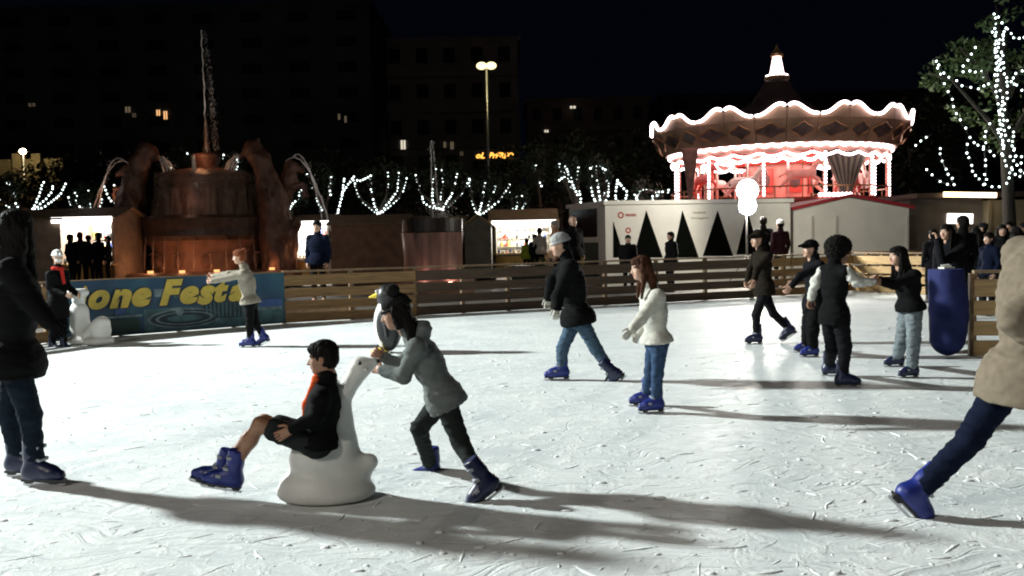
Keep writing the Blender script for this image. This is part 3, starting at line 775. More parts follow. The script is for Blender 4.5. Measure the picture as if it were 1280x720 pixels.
# rink sheet: a thick slab with sunk rim just outside the boards
outw = []
for i, p in enumerate(fp):
    d = unit(fp[min(i + 1, len(fp) - 1)] - fp[max(i - 1, 0)]); outw.append(p + A(-d[1], d[0], 0) * .14)
rink = [A(-12, -8, 0), A(-12, 9, 0)] + outw[1:] + [A(pad[0] + 6, 16, 0), A(pad[0] + .1, pad[1] + .25, 0), A(pad[0] + 8, pad[1] - .9, 0), A(pad[0] + 8, -8, 0)]
m = MB(); m.prism([p + A(0, 0, -.09) for p in rink], (0, 0, .09)); io = m.build('ice_rink', ice); tag(io, kind='structure')
# plaza deck, slightly raised, along the outside of the boards
dk = mat('deck_boards', (.07, .06, .05), .8, .3, 4, .3, 50)
inn = [p + (q_ - p) * 1.3 for p, q_ in zip(fp, outw)]
outd = [p + A(0, 3.6, 0) for p in inn]
m = MB(); m.prism([p + A(0, 0, -.09) for p in inn] + [p + A(0, 0, -.09) for p in outd[::-1]], (0, 0, .17 + .04)); o = m.build('plaza_deck', dk); tag(o, kind='structure')

# snow shavings on the ice
m = MB(); rr = random.Random(3)
for i in range(1000):
    y = 3.2 + 12 * rr.random() ** 1.7; x = (rr.random() * 2 - 1) * (y * .62 + .3); 
    if i % 3 == 0: cxn = rr.choice([(-.3, 4.6), (2.2, 5.6), (1.2, 4.2), (3.0, 7), (-2.5, 4.2), (2.6, 4.6)]); x = cxn[0] + rr.gauss(0, .8); y = max(3.3, cxn[1] + rr.gauss(0, .6))
    L_ = .03 + .22 * rr.random() ** 2.4; a = rr.gauss(.15, .7) if rr.random() < .7 else rr.random() * PI; cv = rr.gauss(0, 2.2); w = .003 + .010 * rr.random() ** 2; hh = .3 + .25 * rr.random()
    n = 3 + int(L_ * 26); pts = []; px_, py_ = x, y
    for k in range(n):
        pts.append(A(px_, py_, 0)); px_ += L_ / n * math.cos(a); py_ += L_ / n * math.sin(a); a += cv * L_ / n + rr.gauss(0, .12)
    rs = [w * max(.15, math.sin(PI * (k + .35) / n)) * rr.uniform(.6, 1.3) for k in range(n)]
    b = MB(); b.tube(pts, rs, 5); V = np.vstack(b.V); V[:, 2] *= hh; V[:, 2] += .001
    m.add(V, b.F)
for i in range(450):
    y = 3.3 + 9 * rr.random() ** 1.5; x = (rr.random() * 2 - 1) * y * .6; r0 = .005 + .016 * rr.random() ** 3
    m.ball((x, y, .001), (r0 * rr.uniform(1, 2.4), r0 * rr.uniform(.7, 1.6), r0 * .5), 6, 4)
so_ = m.build('snow_shavings', mat('snow_crumbs', (.80, .83, .84), .7, .08, 30, .3, 200), smooth=True); tag(so_, 'loose snow shavings and crumbs scraped up on the ice', kind='stuff')

# fences
def fence(label, pts, zs, hgt, post_step, wm, name='wooden_fence', rail=True, post_m=None, z0=0.0, blen=2.4, jit=.008):
    root = empty(name, pts[0]); tag(root, label, 'fence'); rr = random.Random(len(label))
    for i in range(len(pts) - 1):
        a, b = pts[i], pts[i + 1]; Lh = np.linalg.norm(b - a); d = (b - a) / Lh; nrm = A(d[1], -d[0], 0)   # nrm: towards the rink
        nseg = max(1, round(Lh / blen))
        for k in range(nseg):
            p0 = a + d * (Lh * k / nseg + .004); p1 = a + d * (Lh * (k + 1) / nseg - .004)
            for (z_a, z_b) in zs:
                j = rr.uniform(-jit, jit); mb = MB(); off = nrm * .045
                mb.beam(p0 + off + A(0, 0, (z_a + z_b) / 2 + j), p1 + off + A(0, 0, (z_a + z_b) / 2 + rr.uniform(-jit, jit)), z_b - z_a, .024)
                mb.build('board', wm, root)
            if rail:
                mb = MB(); mb.beam(p0 + A(0, 0, hgt), p1 + A(0, 0, hgt), .035, .11); mb.build('top_rail', WOODD, root)
        npst = max(1, round(Lh / post_step))
        for k in range(npst + (1 if i == len(pts) - 2 else 0)):
            p = a + d * Lh * k / npst - nrm * .012
            mb = MB(); mb.box(p + A(0, 0, (hgt - .02 + z0) / 2), (.08, .08, hgt - .02 - z0), [d, nrm, Z3])
            for (z_a, z_b) in zs: mb.tube([p + nrm * .068 + A(0, 0, (z_a + z_b) / 2), p + nrm * .074 + A(0, 0, (z_a + z_b) / 2)], .009, 6)
            mb.build('post', post_m or WOODD, root)
    return root
ZS = [(.015, .20), (.26, .44), (.50, .68), (.74, .95)]
fence('golden-brown board fence just right of the blue banner', fp[3:5], ZS, 1.02, 1.2, WOOD)
WOODK = mat('fence_wood_shaded', (.075, .048, .03), .75, .35, 5, .2, 40, stretch=(.4, .4, 6))  # shade over this fence stretch is put into a darker wood colour
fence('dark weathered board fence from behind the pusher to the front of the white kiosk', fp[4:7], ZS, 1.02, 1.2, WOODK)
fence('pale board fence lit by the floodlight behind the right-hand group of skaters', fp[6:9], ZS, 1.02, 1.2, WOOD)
fence('board fence behind the blue banner at the left edge of the rink', fp[0:4][::1], ZS, 1.0, 1.2, WOOD)
fence('rail fence in front of the crowd at the far right', [fp[8] + A(.4, -1.5, 0), fp[8] + A(6.5, -3.2, 0)], ZS, 1.04, 1.2, WOODL)
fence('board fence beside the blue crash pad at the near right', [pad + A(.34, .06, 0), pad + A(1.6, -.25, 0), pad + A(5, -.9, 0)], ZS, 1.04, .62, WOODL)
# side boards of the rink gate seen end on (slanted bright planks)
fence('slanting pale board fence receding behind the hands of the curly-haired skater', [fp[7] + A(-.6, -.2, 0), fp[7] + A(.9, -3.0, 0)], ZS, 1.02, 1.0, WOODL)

# crash pad
BLUEV = mat('pad_vinyl_blue', (.003, .009, .085), .8, .1, 3, .15, 8)
pr_ = empty('crash_pad', pad); tag(pr_, 'tall rounded blue crash pad standing at the end of the near right fence', 'crash pad')
q = SDF(); q.cone(pad + A(0, 0, .22), pad + A(-.02, 0, 1.15), .20, .20, .05); q.ell(pad + A(.03, 0, .58), (.215, .20, .5), None, .06); q.cut(pad + A(0, 0, 1.085), Z3); q.cut(pad + A(0, 0, .01), -Z3)
V, F = q.mesh(.014); V = wrinkle(V, F, .010, 4); obj('cushion', V, F, BLUEV, pr_)
m = MB(); m.box(pad + A(-.03, -.03, 1.10), (.16, .10, .02), [unit(A(1, .3, 0)), unit(A(-.3, 1, 0)), Z3]); m.prism([pad + A(-.1, -.06, 1.112), pad + A(.04, -.02, 1.112), pad + A(.03, .03, 1.14), pad + A(-.09, 0, 1.13)], (0, 0, .006))
tag(m.build('paper_packet', WHITEP, None, pad + A(0, 0, 1.09)), 'crumpled white packet lying on top of the blue crash pad', 'packet')

# ------------------------------------------------------------------ banner
BN = bpy.data.materials.new('banner_print'); BN.use_nodes = True; nt = BN.node_tree; bb = nt.nodes['Principled BSDF']; L = nt.links.new
tc = nt.nodes.new('ShaderNodeTexCoord'); n1 = nt.nodes.new('ShaderNodeTexNoise'); n1.inputs['Scale'].default_value = 1.3; n1.inputs['Detail'].default_value = 4; L(tc.outputs['Object'], n1.inputs['Vector'])
rp = nt.nodes.new('ShaderNodeValToRGB'); L(n1.outputs['Fac'], rp.inputs['Fac']); rp.color_ramp.elements[0].position = .38; rp.color_ramp.elements[0].color = (.012, .055, .12, 1); rp.color_ramp.elements[1].position = .62; rp.color_ramp.elements[1].color = (.02, .10, .15, 1)
L(rp.outputs['Color'], bb.inputs['Base Color']); bb.inputs['Roughness'].default_value = .45
bn0, bn1 = fp[1] + A(0, 0, 0), fp[3] + A(0, 0, 0)
class Path2:
    """distance along the fence polyline, offset towards the rink"""
    def __init__(s, pts): s.p = pts; s.l = [0]; [s.l.append(s.l[-1] + np.linalg.norm(pts[i + 1] - pts[i])) for i in range(len(pts) - 1)]
    def at(s, t, z, off):
        for i in range(len(s.p) - 1):
            if t <= s.l[i + 1] or i == len(s.p) - 2:
                d = unit(s.p[i + 1] - s.p[i]); return s.p[i] + d * (t - s.l[i]) + A(d[1], -d[0], 0) * off + A(0, 0, z)
    def t_of_u(s, u, v):
        best = min(np.linspace(0, s.l[-1], 400), key=lambda t: abs(proj(s.at(t, 1 - (v - 340) / 75, 0))[0] - u)); return best
def proj(p):
    q_ = p - cam_loc; z = q_ @ fwd; return 640 + F_PX * (q_ @ rt) / z, 360 - F_PX * (q_ @ up) / z
bp = Path2([fp[1], fp[2], fp[3]])
br = empty('banner', fp[2]); tag(br, 'blue advertising banner with yellow slanted lettering and a fountain picture, tied to the fence', 'banner')
V = []; F = []; nx, nz = 60, 10
for i in range(nx + 1):
    for j in range(nz + 1):
        t = bp.l[-1] * i / nx; V.append(bp.at(t, .03 + .97 * j / nz, .072 + .006 * math.sin(i * .9) * math.sin(j * .7)))
for i in range(nx):
    for j in range(nz): a = i * (nz + 1) + j; F.append([a, a + nz + 1, a + nz + 2, a + 1])
sheet = obj('sheet', V, F, BN, br)
def decal(name, pts2, m, off, parent):
    """flat print: outline in (t along banner, z)"""
    V = [bp.at(t, z, off) for t, z in pts2]; return obj(name, V, [list(range(len(V)))], m, parent, smooth=False)
pr1 = mat('print_teal', (.05, .12, .14), .5, .5, 5); pr2 = mat('print_dark', (.01, .025, .04), .5, .3, 5); pr3 = mat('print_pale', (.14, .20, .22), .5, .5, 6); pr4 = mat('print_blue', (.04, .10, .30), .5, .3, 4); pr5 = mat('print_green', (.012, .05, .04), .5, .3, 4)
TU = lambda u: bp.t_of_u(u, 375)
def rect(u0, u1, z0, z1): a, b = TU(u0), TU(u1); return [(a, z0), (b, z0), (b, z1), (a, z1)]
def ellp(u, z, ru, rz, n=36, a0=0, a1=2 * PI):
    a, b = TU(u - ru), TU(u + ru); return [((a + b) / 2 + (b - a) / 2 * math.cos(a0 + (a1 - a0) * k / n), z + rz * math.sin(a0 + (a1 - a0) * k / n)) for k in range(n)]
pic = empty('picture', bp.at(TU(230), .3, .09)); pic.parent = br; pic.location = Vector(A(*pic['_o']) - A(*br['_o']))
decal('print', rect(178, 352, .06, .45), pr1, .084, br); decal('print', rect(85, 172, .06, .30), pr5, .084, br); decal('print', rect(118, 176, .33, .37), pr3, .084, br)
decal('print', rect(140, 155, .37, .50), pr4, .087, br); decal('print', rect(192, 214, .66, .80), pr3, .084, br); decal('print', rect(216, 240, .62, .76), pr1, .086, br)
for k, (rz, ru, mm) in enumerate(((.175, 46, pr3), (.15, 42, pr2), (.12, 36, pr3), (.10, 32, pr2), (.06, 22, pr1))): decal('print', ellp(228, .25, ru, rz), mm, .088 + .003 * k, br)
decal('print', rect(252, 300, .20, .52), pr2, .088, br)
for k in range(9): decal('print', rect(255 + k * 5, 257 + k * 5, .22, .50), pr1, .092, br)
decal('print', ellp(215, .42, 9, .03, 16), pr3, .104, br); decal('print', ellp(222, .38, 5, .08, 16), pr3, .106, br)
decal('print', rect(300, 350, .30, .36), pr3, .092, br); decal('print', rect(322, 350, .36, .50), pr4, .088, br)
bpy.data.objects.remove(pic)
YEL = mat('letter_yellow', (.62, .47, .07), .5, .12, 6); SHD = mat('letter_shadow', (.01, .02, .04), .6)
def glyph(ch, bold=.02, shear=.32, font_extr=0.0):
    cu = bpy.data.curves.new('t', 'FONT'); cu.body = ch; cu.size = 1; cu.shear = shear; cu.offset = bold; cu.extrude = font_extr; cu.resolution_u = 4
    to = bpy.data.objects.new('t', cu); COL.objects.link(to); bpy.context.view_layer.update()
    me = bpy.data.meshes.new_from_object(to.evaluated_get(bpy.context.evaluated_depsgraph_get()))
    V = np.array([v.co[:] for v in me.vertices]); F = [list(p.vertices) for p in me.polygons]
    bpy.data.objects.remove(to); return V, F
for ch, u0, u1, z0, z1 in (('i', 97, 107, .50, .92), ('o', 107, 134, .50, .84), ('n', 133, 164, .50, .83), ('e', 163, 188, .50, .84), ('F', 197, 228, .50, .97), ('e', 223, 247, .50, .83), ('s', 244, 267, .47, .83), ('t', 265, 284, .50, .92), ('a', 283, 307, .50, .82)):
    V, F = glyph(ch, .06)
    lo, hi = V.min(0), V.max(0); t0, t1 = TU(u0), TU(u1)
    for nm, mm, off, sh_ in (('letter_shadow', SHD, .108, .018), ('letter', YEL, .113, 0)):
        W = [bp.at(t0 + (t1 - t0) * (p[0] - lo[0]) / (hi[0] - lo[0]) + sh_, z0 + (z1 - z0) * (p[1] - lo[1]) / (hi[1] - lo[1]) - sh_, off) for p in V]
        obj(nm, W, F, mm, br, smooth=False)

# ------------------------------------------------------------------ kiosk (white container)
KY = 27.0
kc = D(757, 300, KY) * A(1, 1, 0); kl = D(712, 300, KY + 2.6) * A(1, 1, 0); kr = D(988, 300, KY + 1.2) * A(1, 1, 0)
kz = WZ(800, 251, KY)
kb = kl + (kr - kc)
kroot = empty('kiosk', kc); tag(kroot, 'long white rink kiosk with dark window at its left end and black triangle pictures', 'kiosk')
dF = unit(kr - kc); nF = A(dF[1], -dF[0], 0); dS = unit(kl - kc); nS = A(-dS[1], dS[0], 0)
if nS[0] > 0: nS = -nS
m = MB(); m.prism([p + A(0, 0, .02) for p in (kc, kr, kb, kl)], (0, 0, kz - .14)); m.build('wall', WHITEP, kroot)
m = MB(); ov = .08
m.prism([kc - dF * ov - dS * ov + A(0, 0, kz - .10), kr + dF * ov - dS * ov + A(0, 0, kz - .10), kb + dF * ov + dS * ov + A(0, 0, kz - .10), kl - dF * ov + dS * ov + A(0, 0, kz - .10)], (0, 0, .12)); m.build('roof', WHITEP, kroot)
SL = np.linalg.norm(kl - kc)
def onS(t, z, off=.0): return kc + dS * SL * t + nS * off + A(0, 0, z)
wz0, wz1 = WZ(735, 298, KY + 1.3), WZ(735, 260, KY + 1.3)
m = MB(); m.prism([onS(.2, wz0, .02), onS(.88, wz0, .02), onS(.88, wz1, .02), onS(.2, wz1, .02)], nS * .02); wf = m.build('window', GLASSD, kroot)
m = MB()
for a, b in (((.18, wz0), (.9, wz0)), ((.18, wz1), (.9, wz1)), ((.18, wz0), (.18, wz1)), ((.9, wz0), (.9, wz1))): m.beam(onS(*a, .04), onS(*b, .04), .07, .05)
m.build('frame', WHITEP, wf)
pz1 = WZ(740, 303, KY + 1.3); m = MB(); m.prism([onS(.18, .3, .02), onS(.55, .3, .02), onS(.55, pz1, .02), onS(.18, pz1, .02)], nS * .02); m.build('hatch', mat('kiosk_hatch', (.05, .07, .05), .5), kroot)
m = MB(); m.prism([onS(.58, .5, .02), onS(.75, .5, .02), onS(.75, pz1, .02), onS(.58, pz1, .02)], nS * .02); m.build('poster', mat('poster_yellow', (.4, .38, .08), .5), kroot)
TRI = mat('triangle_black', (.002, .003, .002), .9, spec=.05)
FL = np.linalg.norm(kr - kc)
def tF(u):
    lo_, hi_ = 0.0, 1.0
    for _ in range(30):
        md = (lo_ + hi_) / 2
        if proj(kc + dF * FL * md + A(0, 0, 2))[0] < u: lo_ = md
        else: hi_ = md
    return lo_
def onF(u, v, off=.004):
    b = kc + dF * FL * tF(u); b2 = D(u, v, b[1]); return A(b[0], b[1], b2[2]) + nF * off
for ap, l_, r_, bt in ((808, 791, 828, 322), (853, 840, 873, 322), (897, 878, 916, 320), (934, 920, 950, 318)):
    m = MB(); a = onF(ap, 263); b = onF(l_, bt); c = onF(r_, bt); m.prism([b, c, a], nF * .012); m.build('triangle_picture', TRI, kroot)
m = MB(); m.prism([onF(766, 322), onF(780, 322), onF(766.5, 277)], nF * .012); m.build('triangle_picture', TRI, kroot)
LG = mat('logo_red', (.40, .05, .02), .5); LO = mat('lettering_olive', (.22, .20, .09), .5)
def ring_on(u, v, r, w, par):
    b = onF(u, v, .006); m = MB(); n = 24
    P0 = [b + dF * r * math.cos(2 * PI * k / n) + A(0, 0, r * math.sin(2 * PI * k / n)) for k in range(n)]; P1 = [b + dF * (r - w) * math.cos(2 * PI * k / n) + A(0, 0, (r - w) * math.sin(2 * PI * k / n)) for k in range(n)]
    m.add(P0 + P1, [[k, (k + 1) % n, n + (k + 1) % n, n + k] for k in range(n)]); m.build('logo', LG, par)
ring_on(776, 269, .10, .045, kroot); ring_on(785, 288, .09, .045, kroot)
def text_on(txt, u0, u1, v, hgt, m_, par, fnc, dirv, nrm, bold=.02, name='lettering', shear=0):
    V, F = glyph(txt, bold, shear); lo, hi = V.min(0), V.max(0); a = fnc(u0, v); w = np.linalg.norm((fnc(u1, v) - a)[:2])
    W = [a + dirv * w * (p[0] - lo[0]) / (hi[0] - lo[0]) + Z3 * (hgt * (p[1] - lo[1]) / (hi[1] - lo[1]) - hgt / 2) + nrm * .012 for p in V]
    return obj(name, W, F, m_, par, smooth=False)
text_on('nooso', 782, 795, 269, .085, LG, kroot, onF, dF, nF, .03)
text_on('rousaoes', 866, 882, 266, .06, LO, kroot, onF, dF, nF, .02); text_on('Noleggioo', 864, 886, 273, .08, LO, kroot, onF, dF, nF, .02)
# white shelf rail on posts before the kiosk
# ------------------------------------------------------------------ white gabled marquee to the right of it
def gable_box(name, label, x0, x1, y0, y1, ze, zr, wall, roofm, ridge='y', over=.12, cat='stall', open_front=False, ang=0, trim=None):
    """ridge 'y': gable faces the camera"""
    cx, cy = (x0 + x1) / 2, (y0 + y1) / 2
    root = empty(name, (cx, cy, 0)); tag(root, label, cat)
    m = MB()
    if not open_front:
        if ridge == 'y': m.prism([A(x0, y0, .0), A(x1, y0, .0), A(x1, y0, ze), A(cx, y0, zr - .03), A(x0, y0, ze)], (0, y1 - y0, 0))
        else: m.prism([A(x0, y0, 0), A(x0, y1, 0), A(x0, y1, ze), A(x0, cy, zr - .03), A(x0, y0, ze)], (x1 - x0, 0, 0))
    else:
        m.box((cx, y1 - .04, ze / 2), (x1 - x0, .08, ze)); m.box((x0 + .04, cy - .042, ze / 2), (.08, y1 - y0 - .084, ze)); m.box((x1 - .04, cy - .042, ze / 2), (.08, y1 - y0 - .084, ze))
        m.box((cx, y0 + .05, .48), (x1 - x0 - .17, .08, .94))
        if ridge == 'x':
            for xx in (x0, x1 - .08): m.prism([A(xx, y0, ze + .001), A(xx, y1, ze + .001), A(xx, cy, zr - .03)], (.08, 0, 0))
    m.build('wall', wall, root)
    m = MB(); t = .06
    if ridge == 'y':
        s_ = (zr - ze) / (cx - x0)
        for sg in (-1, 1):
            xe = cx + sg * ((x1 - x0) / 2 + over); zz = zr - s_ * ((x1 - x0) / 2 + over)
            m.prism([A(cx, y0 - over, zr), A(xe, y0 - over, zz), A(xe, y0 - over, zz + t), A(cx, y0 - over, zr + t)], (0, y1 - y0 + 2 * over, 0))
    else:
        s_ = (zr - ze) / (cy - y0)
        for sg in (-1, 1):
            ye = cy + sg * ((y1 - y0) / 2 + over); zz = zr - s_ * ((y1 - y0) / 2 + over)
            m.prism([A(x0 - over, cy, zr), A(x0 - over, ye, zz), A(x0 - over, ye, zz + t), A(x0 - over, cy, zr + t)], (x1 - x0 + 2 * over, 0, 0))
    m.build('roof', roofm, root)
    if trim:
        m = MB(); s_ = (zr - ze) / (cx - x0)
        for sg in (-1, 1):
            xe = cx + sg * ((x1 - x0) / 2 + over); zz = zr - s_ * ((x1 - x0) / 2 + over)
            m.beam(A(cx, y0 - over - .03, zr + .05), A(xe, y0 - over - .03, zz + .05), .09, .04)
        m.build('roof_edge', trim, root)
    return root
MY = 28.6
mx0, mx1 = WX(987, MY), WX(1136, MY)
mq = gable_box('marquee', 'white gabled marquee with dark red roof edge right of the kiosk', mx0, mx1, MY, MY + 5, WZ(1060, 262, MY), WZ(1062, 246, MY), WHITEP, mat('marquee_roof', (.20, .12, .12), .6), 'y', trim=REDP)
m = MB()
for u in (987, 1015, 1045, 1134): m.box((WX(u, MY) , MY - .03, WZ(u, 270, MY) / 2), (.06, .05, WZ(u, 270, MY)))
m.build('pole', mat('marquee_pole', (.55, .53, .5), .5), mq)
# low grey building with bright window and lit sign strip
GY = 30.0; GW = mat('grey_render', (.17, .15, .14), .8, .2, 2, .2, 30); TAN = mat('tan_render', (.30, .25, .17), .8, .2, 2, .2, 30)
gx0, gx1, gx2 = WX(1137, GY), WX(1228, GY), WX(1330, GY); gz = WZ(1190, 248, GY)
gr_ = empty('low_building', (gx0, GY, 0)); tag(gr_, 'low grey and tan building with lit window and glowing strip on its roof', 'building')
m = MB(); m.box(((gx0 + gx1) / 2, GY + 3, gz / 2), (gx1 - gx0, 6, gz)); m.build('wall', GW, gr_)
m = MB(); m.box(((gx1 + gx2) / 2 + .004, GY + 2.8, gz / 2 - .05), (gx2 - gx1, 6.4, gz - .1)); m.build('wall', TAN, gr_)
m = MB(); m.box(((gx0 + gx2) / 2, GY + 2.7, gz + .08), (gx2 - gx0 + .2, 6.9, .16)); m.build('roof', mat('flat_roof_brown', (.08, .05, .04), .8), gr_)
WARM = emat('warm_sign_light', (1, .80, .45), 5); WINB = emat('window_glow', (1, .93, .85), 3.0)
m = MB(); a = D(1180, 243, GY - .9); b = D(1245, 244, GY - .9); m.beam(a, b, .16, .10); m.build('light_strip', WARM, gr_)
m = MB(); a = D(1184, 273, GY - .03); b = D(1216, 273.5, GY - .03); m.beam(a, b, .34, .03); wn = m.build('window', WINB, gr_)
m = MB(); m.beam(a + A(-.05, 0, .20), b + A(.05, 0, .20), .05, .06); m.beam(a + A(-.05, 0, -.20), b + A(.05, 0, -.20), .05, .06); m.build('frame', GW, wn)
m = MB()
for u in (1228, 1250): m.box((WX(u, GY), GY - .44, gz / 2), (.10, .06, gz - .2))
m.build('pilaster', TAN, gr_)

# ------------------------------------------------------------------ floodlight by the kiosk
FY = 25.2
fl = D(933, 238, FY); fr = empty('floodlight', fl * A(1, 1, 0)); tag(fr, 'blazing white floodlight on a tripod in front of the kiosk', 'floodlight')
m = MB(); m.tube([fl * A(1, 1, 0) + A(0, 0, .7), fl - A(0, 0, .2)], .03, 10)
for k in range(3): t = k * 2.1 + .4; m.tube([fl * A(1, 1, 0) + A(0, 0, .95), fl * A(1, 1, 0) + A(.6 * math.cos(t), .6 * math.sin(t), .13)], .018, 8)
m.build('tripod', METAL, fr, smooth=True)
FLG = emat('flood_glass_glare', (1, .98, .95), 60, True)
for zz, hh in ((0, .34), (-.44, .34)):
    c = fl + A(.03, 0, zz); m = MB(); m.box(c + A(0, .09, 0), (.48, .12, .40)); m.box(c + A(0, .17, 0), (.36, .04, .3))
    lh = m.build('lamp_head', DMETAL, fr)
    m = MB(); m.ball(c + A(0, .0, .0), (.31, .16, .31) if zz == 0 else (.25, .14, .25), 20, 12); m.build('lamp_glass', FLG, lh, smooth=True)  # ball swollen past its head, so the lamp's glare is built into it
def spot(name, loc, target, power, ang, blend, rad, col):
    l = bpy.data.lights.new(name, 'SPOT'); l.energy = power; l.spot_size = math.radians(ang); l.spot_blend = blend; l.shadow_soft_size = rad; l.color = col
    o = bpy.data.objects.new(name, l); COL.objects.link(o); o.location = Vector(loc)
    o.rotation_euler = (Vector(target) - Vector(loc)).to_track_quat('-Z', 'Y').to_euler(); return o
def point(name, loc, power, rad, col):
    l = bpy.data.lights.new(name, 'POINT'); l.energy = power; l.shadow_soft_size = rad; l.color = col
    o = bpy.data.objects.new(name, l); COL.objects.link(o); o.location = Vector(loc); return o
spot('floodlight_lamp', fl + A(0, -.18, -.3), fl + A(.9, -8, -2.0), 2200, 165, .5, .2, (1, .96, .88)); spill = bpy.data.lights.new('floodlight_spill', 'POINT'); spill.energy = 430; spill.shadow_soft_size = .2; spill.color = (1, .93, .78); so9 = bpy.data.objects.new('floodlight_spill', spill); COL.objects.link(so9); so9.location = Vector(fl + A(0, -.9, -.1))

# masts that light the rink
def mast(label, loc, h, tgt, power, ang, rad, col=(.93, 1, .985)):
    root = empty('floodlight_mast', loc); tag(root, label, 'floodlight mast')
    m = MB(); m.tube([A(*loc), A(*loc) + A(0, 0, h)], [.16, .09], 12); m.build('pole', METAL, root, smooth=True)
    c = A(*loc) + A(0, 0, h + .3); d = unit(A(*tgt) - c); n = unit(np.cross(d, Z3)); u_ = np.cross(n, d)
    for sx in (-.5, .5):
        m = MB(); m.box(c + n * sx, (.30, .8, .6), [d, n, u_]); lh = m.build('lamp_head', DMETAL, root)
        m = MB(); m.box(c + n * sx + d * .165, (.02, .7, .5), [d, n, u_]); m.build('lamp_glass', emat('mast_glass', (.95, 1, 1), 20), lh)
    spot('mast_lamp', c + d * .6, tgt, power, ang, .6 if col[0] > .95 else 1.0, rad, col)
mast('floodlight mast left of the rink', (-27, 16, 0), 13, (-8, 11, 0), KEYP, 68, .75, (.93, 1, .97))
mast('added fill floodlight mast behind the left side of the rink', (-11, -9, 0), 11, (-2, 10, 0), FILLP, 88, .6, (1, .91, .80))  # unseen mast added as fill for the fence front and shadows

# steps for onlookers behind the boards
def step_box(name, c, sx, sy, z1, z0=.0):
    m = MB(); m.box((c[0], c[1], (z0 + z1) / 2), (sx, sy, z1 - z0)); o = m.build(name, WOODD); tag(o, kind='structure'); return o
a_ = D(396, 276, 18.3); step_box('timber_step', a_, 1.4, .6, .276, .122)
a_ = D(111, 290, 29.8); step_box('stall_platform', a_, 3.2, 1.6, .276, -.09)
# ------------------------------------------------------------------ PART 4: stalls, fountains, carousel, trees, buildings
def small_person(label, u, vtop, Y, face, jk, group, Hh=None, legs=BK2, z0=0.0):
    return stander(label, u, vtop, Y, face, z0, group, jacket=jk, trousers=legs, res=.028)
STW = mat('stall_wood', (.20, .11, .07), .75, .3, 3, .2, 30); STT = mat('stall_tan', (.26, .20, .15), .75, .25, 3, .2, 30); STG = mat('stall_grey_green', (.16, .155, .12), .75, .25, 3, .2, 30)
ROOFB = mat('stall_roof', (.22, .15, .09), .7, .3, 4); ROOFT = mat('canvas_tan', (.50, .34, .18), .8, .15, 3)
WL = emat('stall_tube', (1, .97, .93), 26); WLS = emat('lit_awning_glow', (1, .96, .92), 3.2)
YWOOD = mat('counter_wood', (.50, .32, .10), .6, .2, 4)
def clutter(x0, x1, y, z0, z1, par, n, seed, cols):
    rr = random.Random(seed)
    for i in range(n):
        x = x0 + (x1 - x0) * (i + .5) / n; w = (x1 - x0) / n * rr.uniform(.5, .9); h = rr.uniform(.4, 1) * (z1 - z0)
        m = MB(); k = rr.random()
        if k < .4: m.box((x, y, z0 + h / 2), (w, .2, h))
        elif k < .7: m.lathe((x, y, z0), [(0, 0), (w * .45, 0), (w * .5, h * .6), (w * .2, h * .8), (w * .2, h), (0, h)], 10)
        else: m.ball((x, y, z0 + w * .5), w * .5, 10, 6)
        m.build('goods', rr.choice(cols), par)
GOODS = [mat('goods_white', (.7, .68, .62), .5), mat('goods_red', (.5, .06, .04), .5), mat('goods_gold', (.5, .33, .08), .4), mat('goods_dark', (.03, .03, .03), .5), mat('goods_blue', (.08, .12, .4), .5)]
def lit_stall(label, u0, u1, Y, v_roof, v_eave, depth, roofm, wallm, nglow, cat='market stall', cols=GOODS, panel=True, e=55):
    x0, x1 = WX(u0, Y), WX(u1, Y); ze = WZ((u0 + u1) / 2, v_eave, Y); zr = WZ((u0 + u1) / 2, v_roof, Y + depth / 2)
    r = gable_box('market_stall', label, x0, x1, Y, Y + depth, ze, max(zr, ze + .25), wallm, roofm, 'x', .25, cat, True)
    m = MB(); m.box(((x0 + x1) / 2, Y - .02, .99), (x1 - x0 + .1, .5, .06)); m.box(((x0 + x1) / 2, Y - .004, .48), (x1 - x0 - .1, .02, .8)); m.build('counter', YWOOD, r)
    for k in range(3):
        z = ze - .18; y = Y + .35 + k * depth * .25; m = MB(); m.tube([A(x0 + .15, y, z), A(x1 - .15, y, z)], .035, 6); m.build('tube_light', WL, r)
    for k in range(3):
        z = 1.25 + .33 * k; m = MB(); m.box(((x0 + x1) / 2, Y + depth - .22, z), (x1 - x0 - .3, .25, .03)); sh_ = m.build('shelf', wallm, r)
        clutter(x0 + .2, x1 - .2, Y + depth - .25, z + .016, z + .28, r, nglow, int(u0) + k, cols)
    clutter(x0 + .1, x1 - .1, Y - .0, 1.022, 1.26, r, nglow + 2, int(u1), cols)
    m = MB(); m.box(((x0 + x1) / 2, Y + depth - .10, (ze + 1) / 2 + .1), (x1 - x0 - .2, .03, ze - 1.1)); m.build('back_panel', GOODS[0], r)
    m = MB(); m.beam(A(x0 - .1, Y - .29, ze - .08), A(x1 + .1, Y - .29, ze - .08), .20, .03); m.build('glowing_valance', WLS, r)  # brightness of the lit awning put in as emission on the valance
    point('stall_lamp', ((x0 + x1) / 2, Y + depth * .4, ze - .35), e, .25, (1, .95, .88))
    return r
lit_stall('brightly lit white stall with people in front, left of the big fountain', 74, 142, 31.2, 262, 272, 2.4, ROOFB, STT, 9, e=420)
lit_stall('lit stall half hidden by the bearded man in navy, right of the big fountain', 369, 411, 35, 270, 277, 2.4, ROOFB, GOODS[0], 6, e=420)
lit_stall('lit stall with tan canvas roof and yellow wooden counter left of the kiosk', 618, 692, 37, 263, 276, 3.0, ROOFT, STG, 12, e=520)
lit_stall('half visible lit stall at the left picture edge behind the dark adult', -30, 6, 33.5, 262, 272, 2.2, ROOFB, STT, 4, e=60)
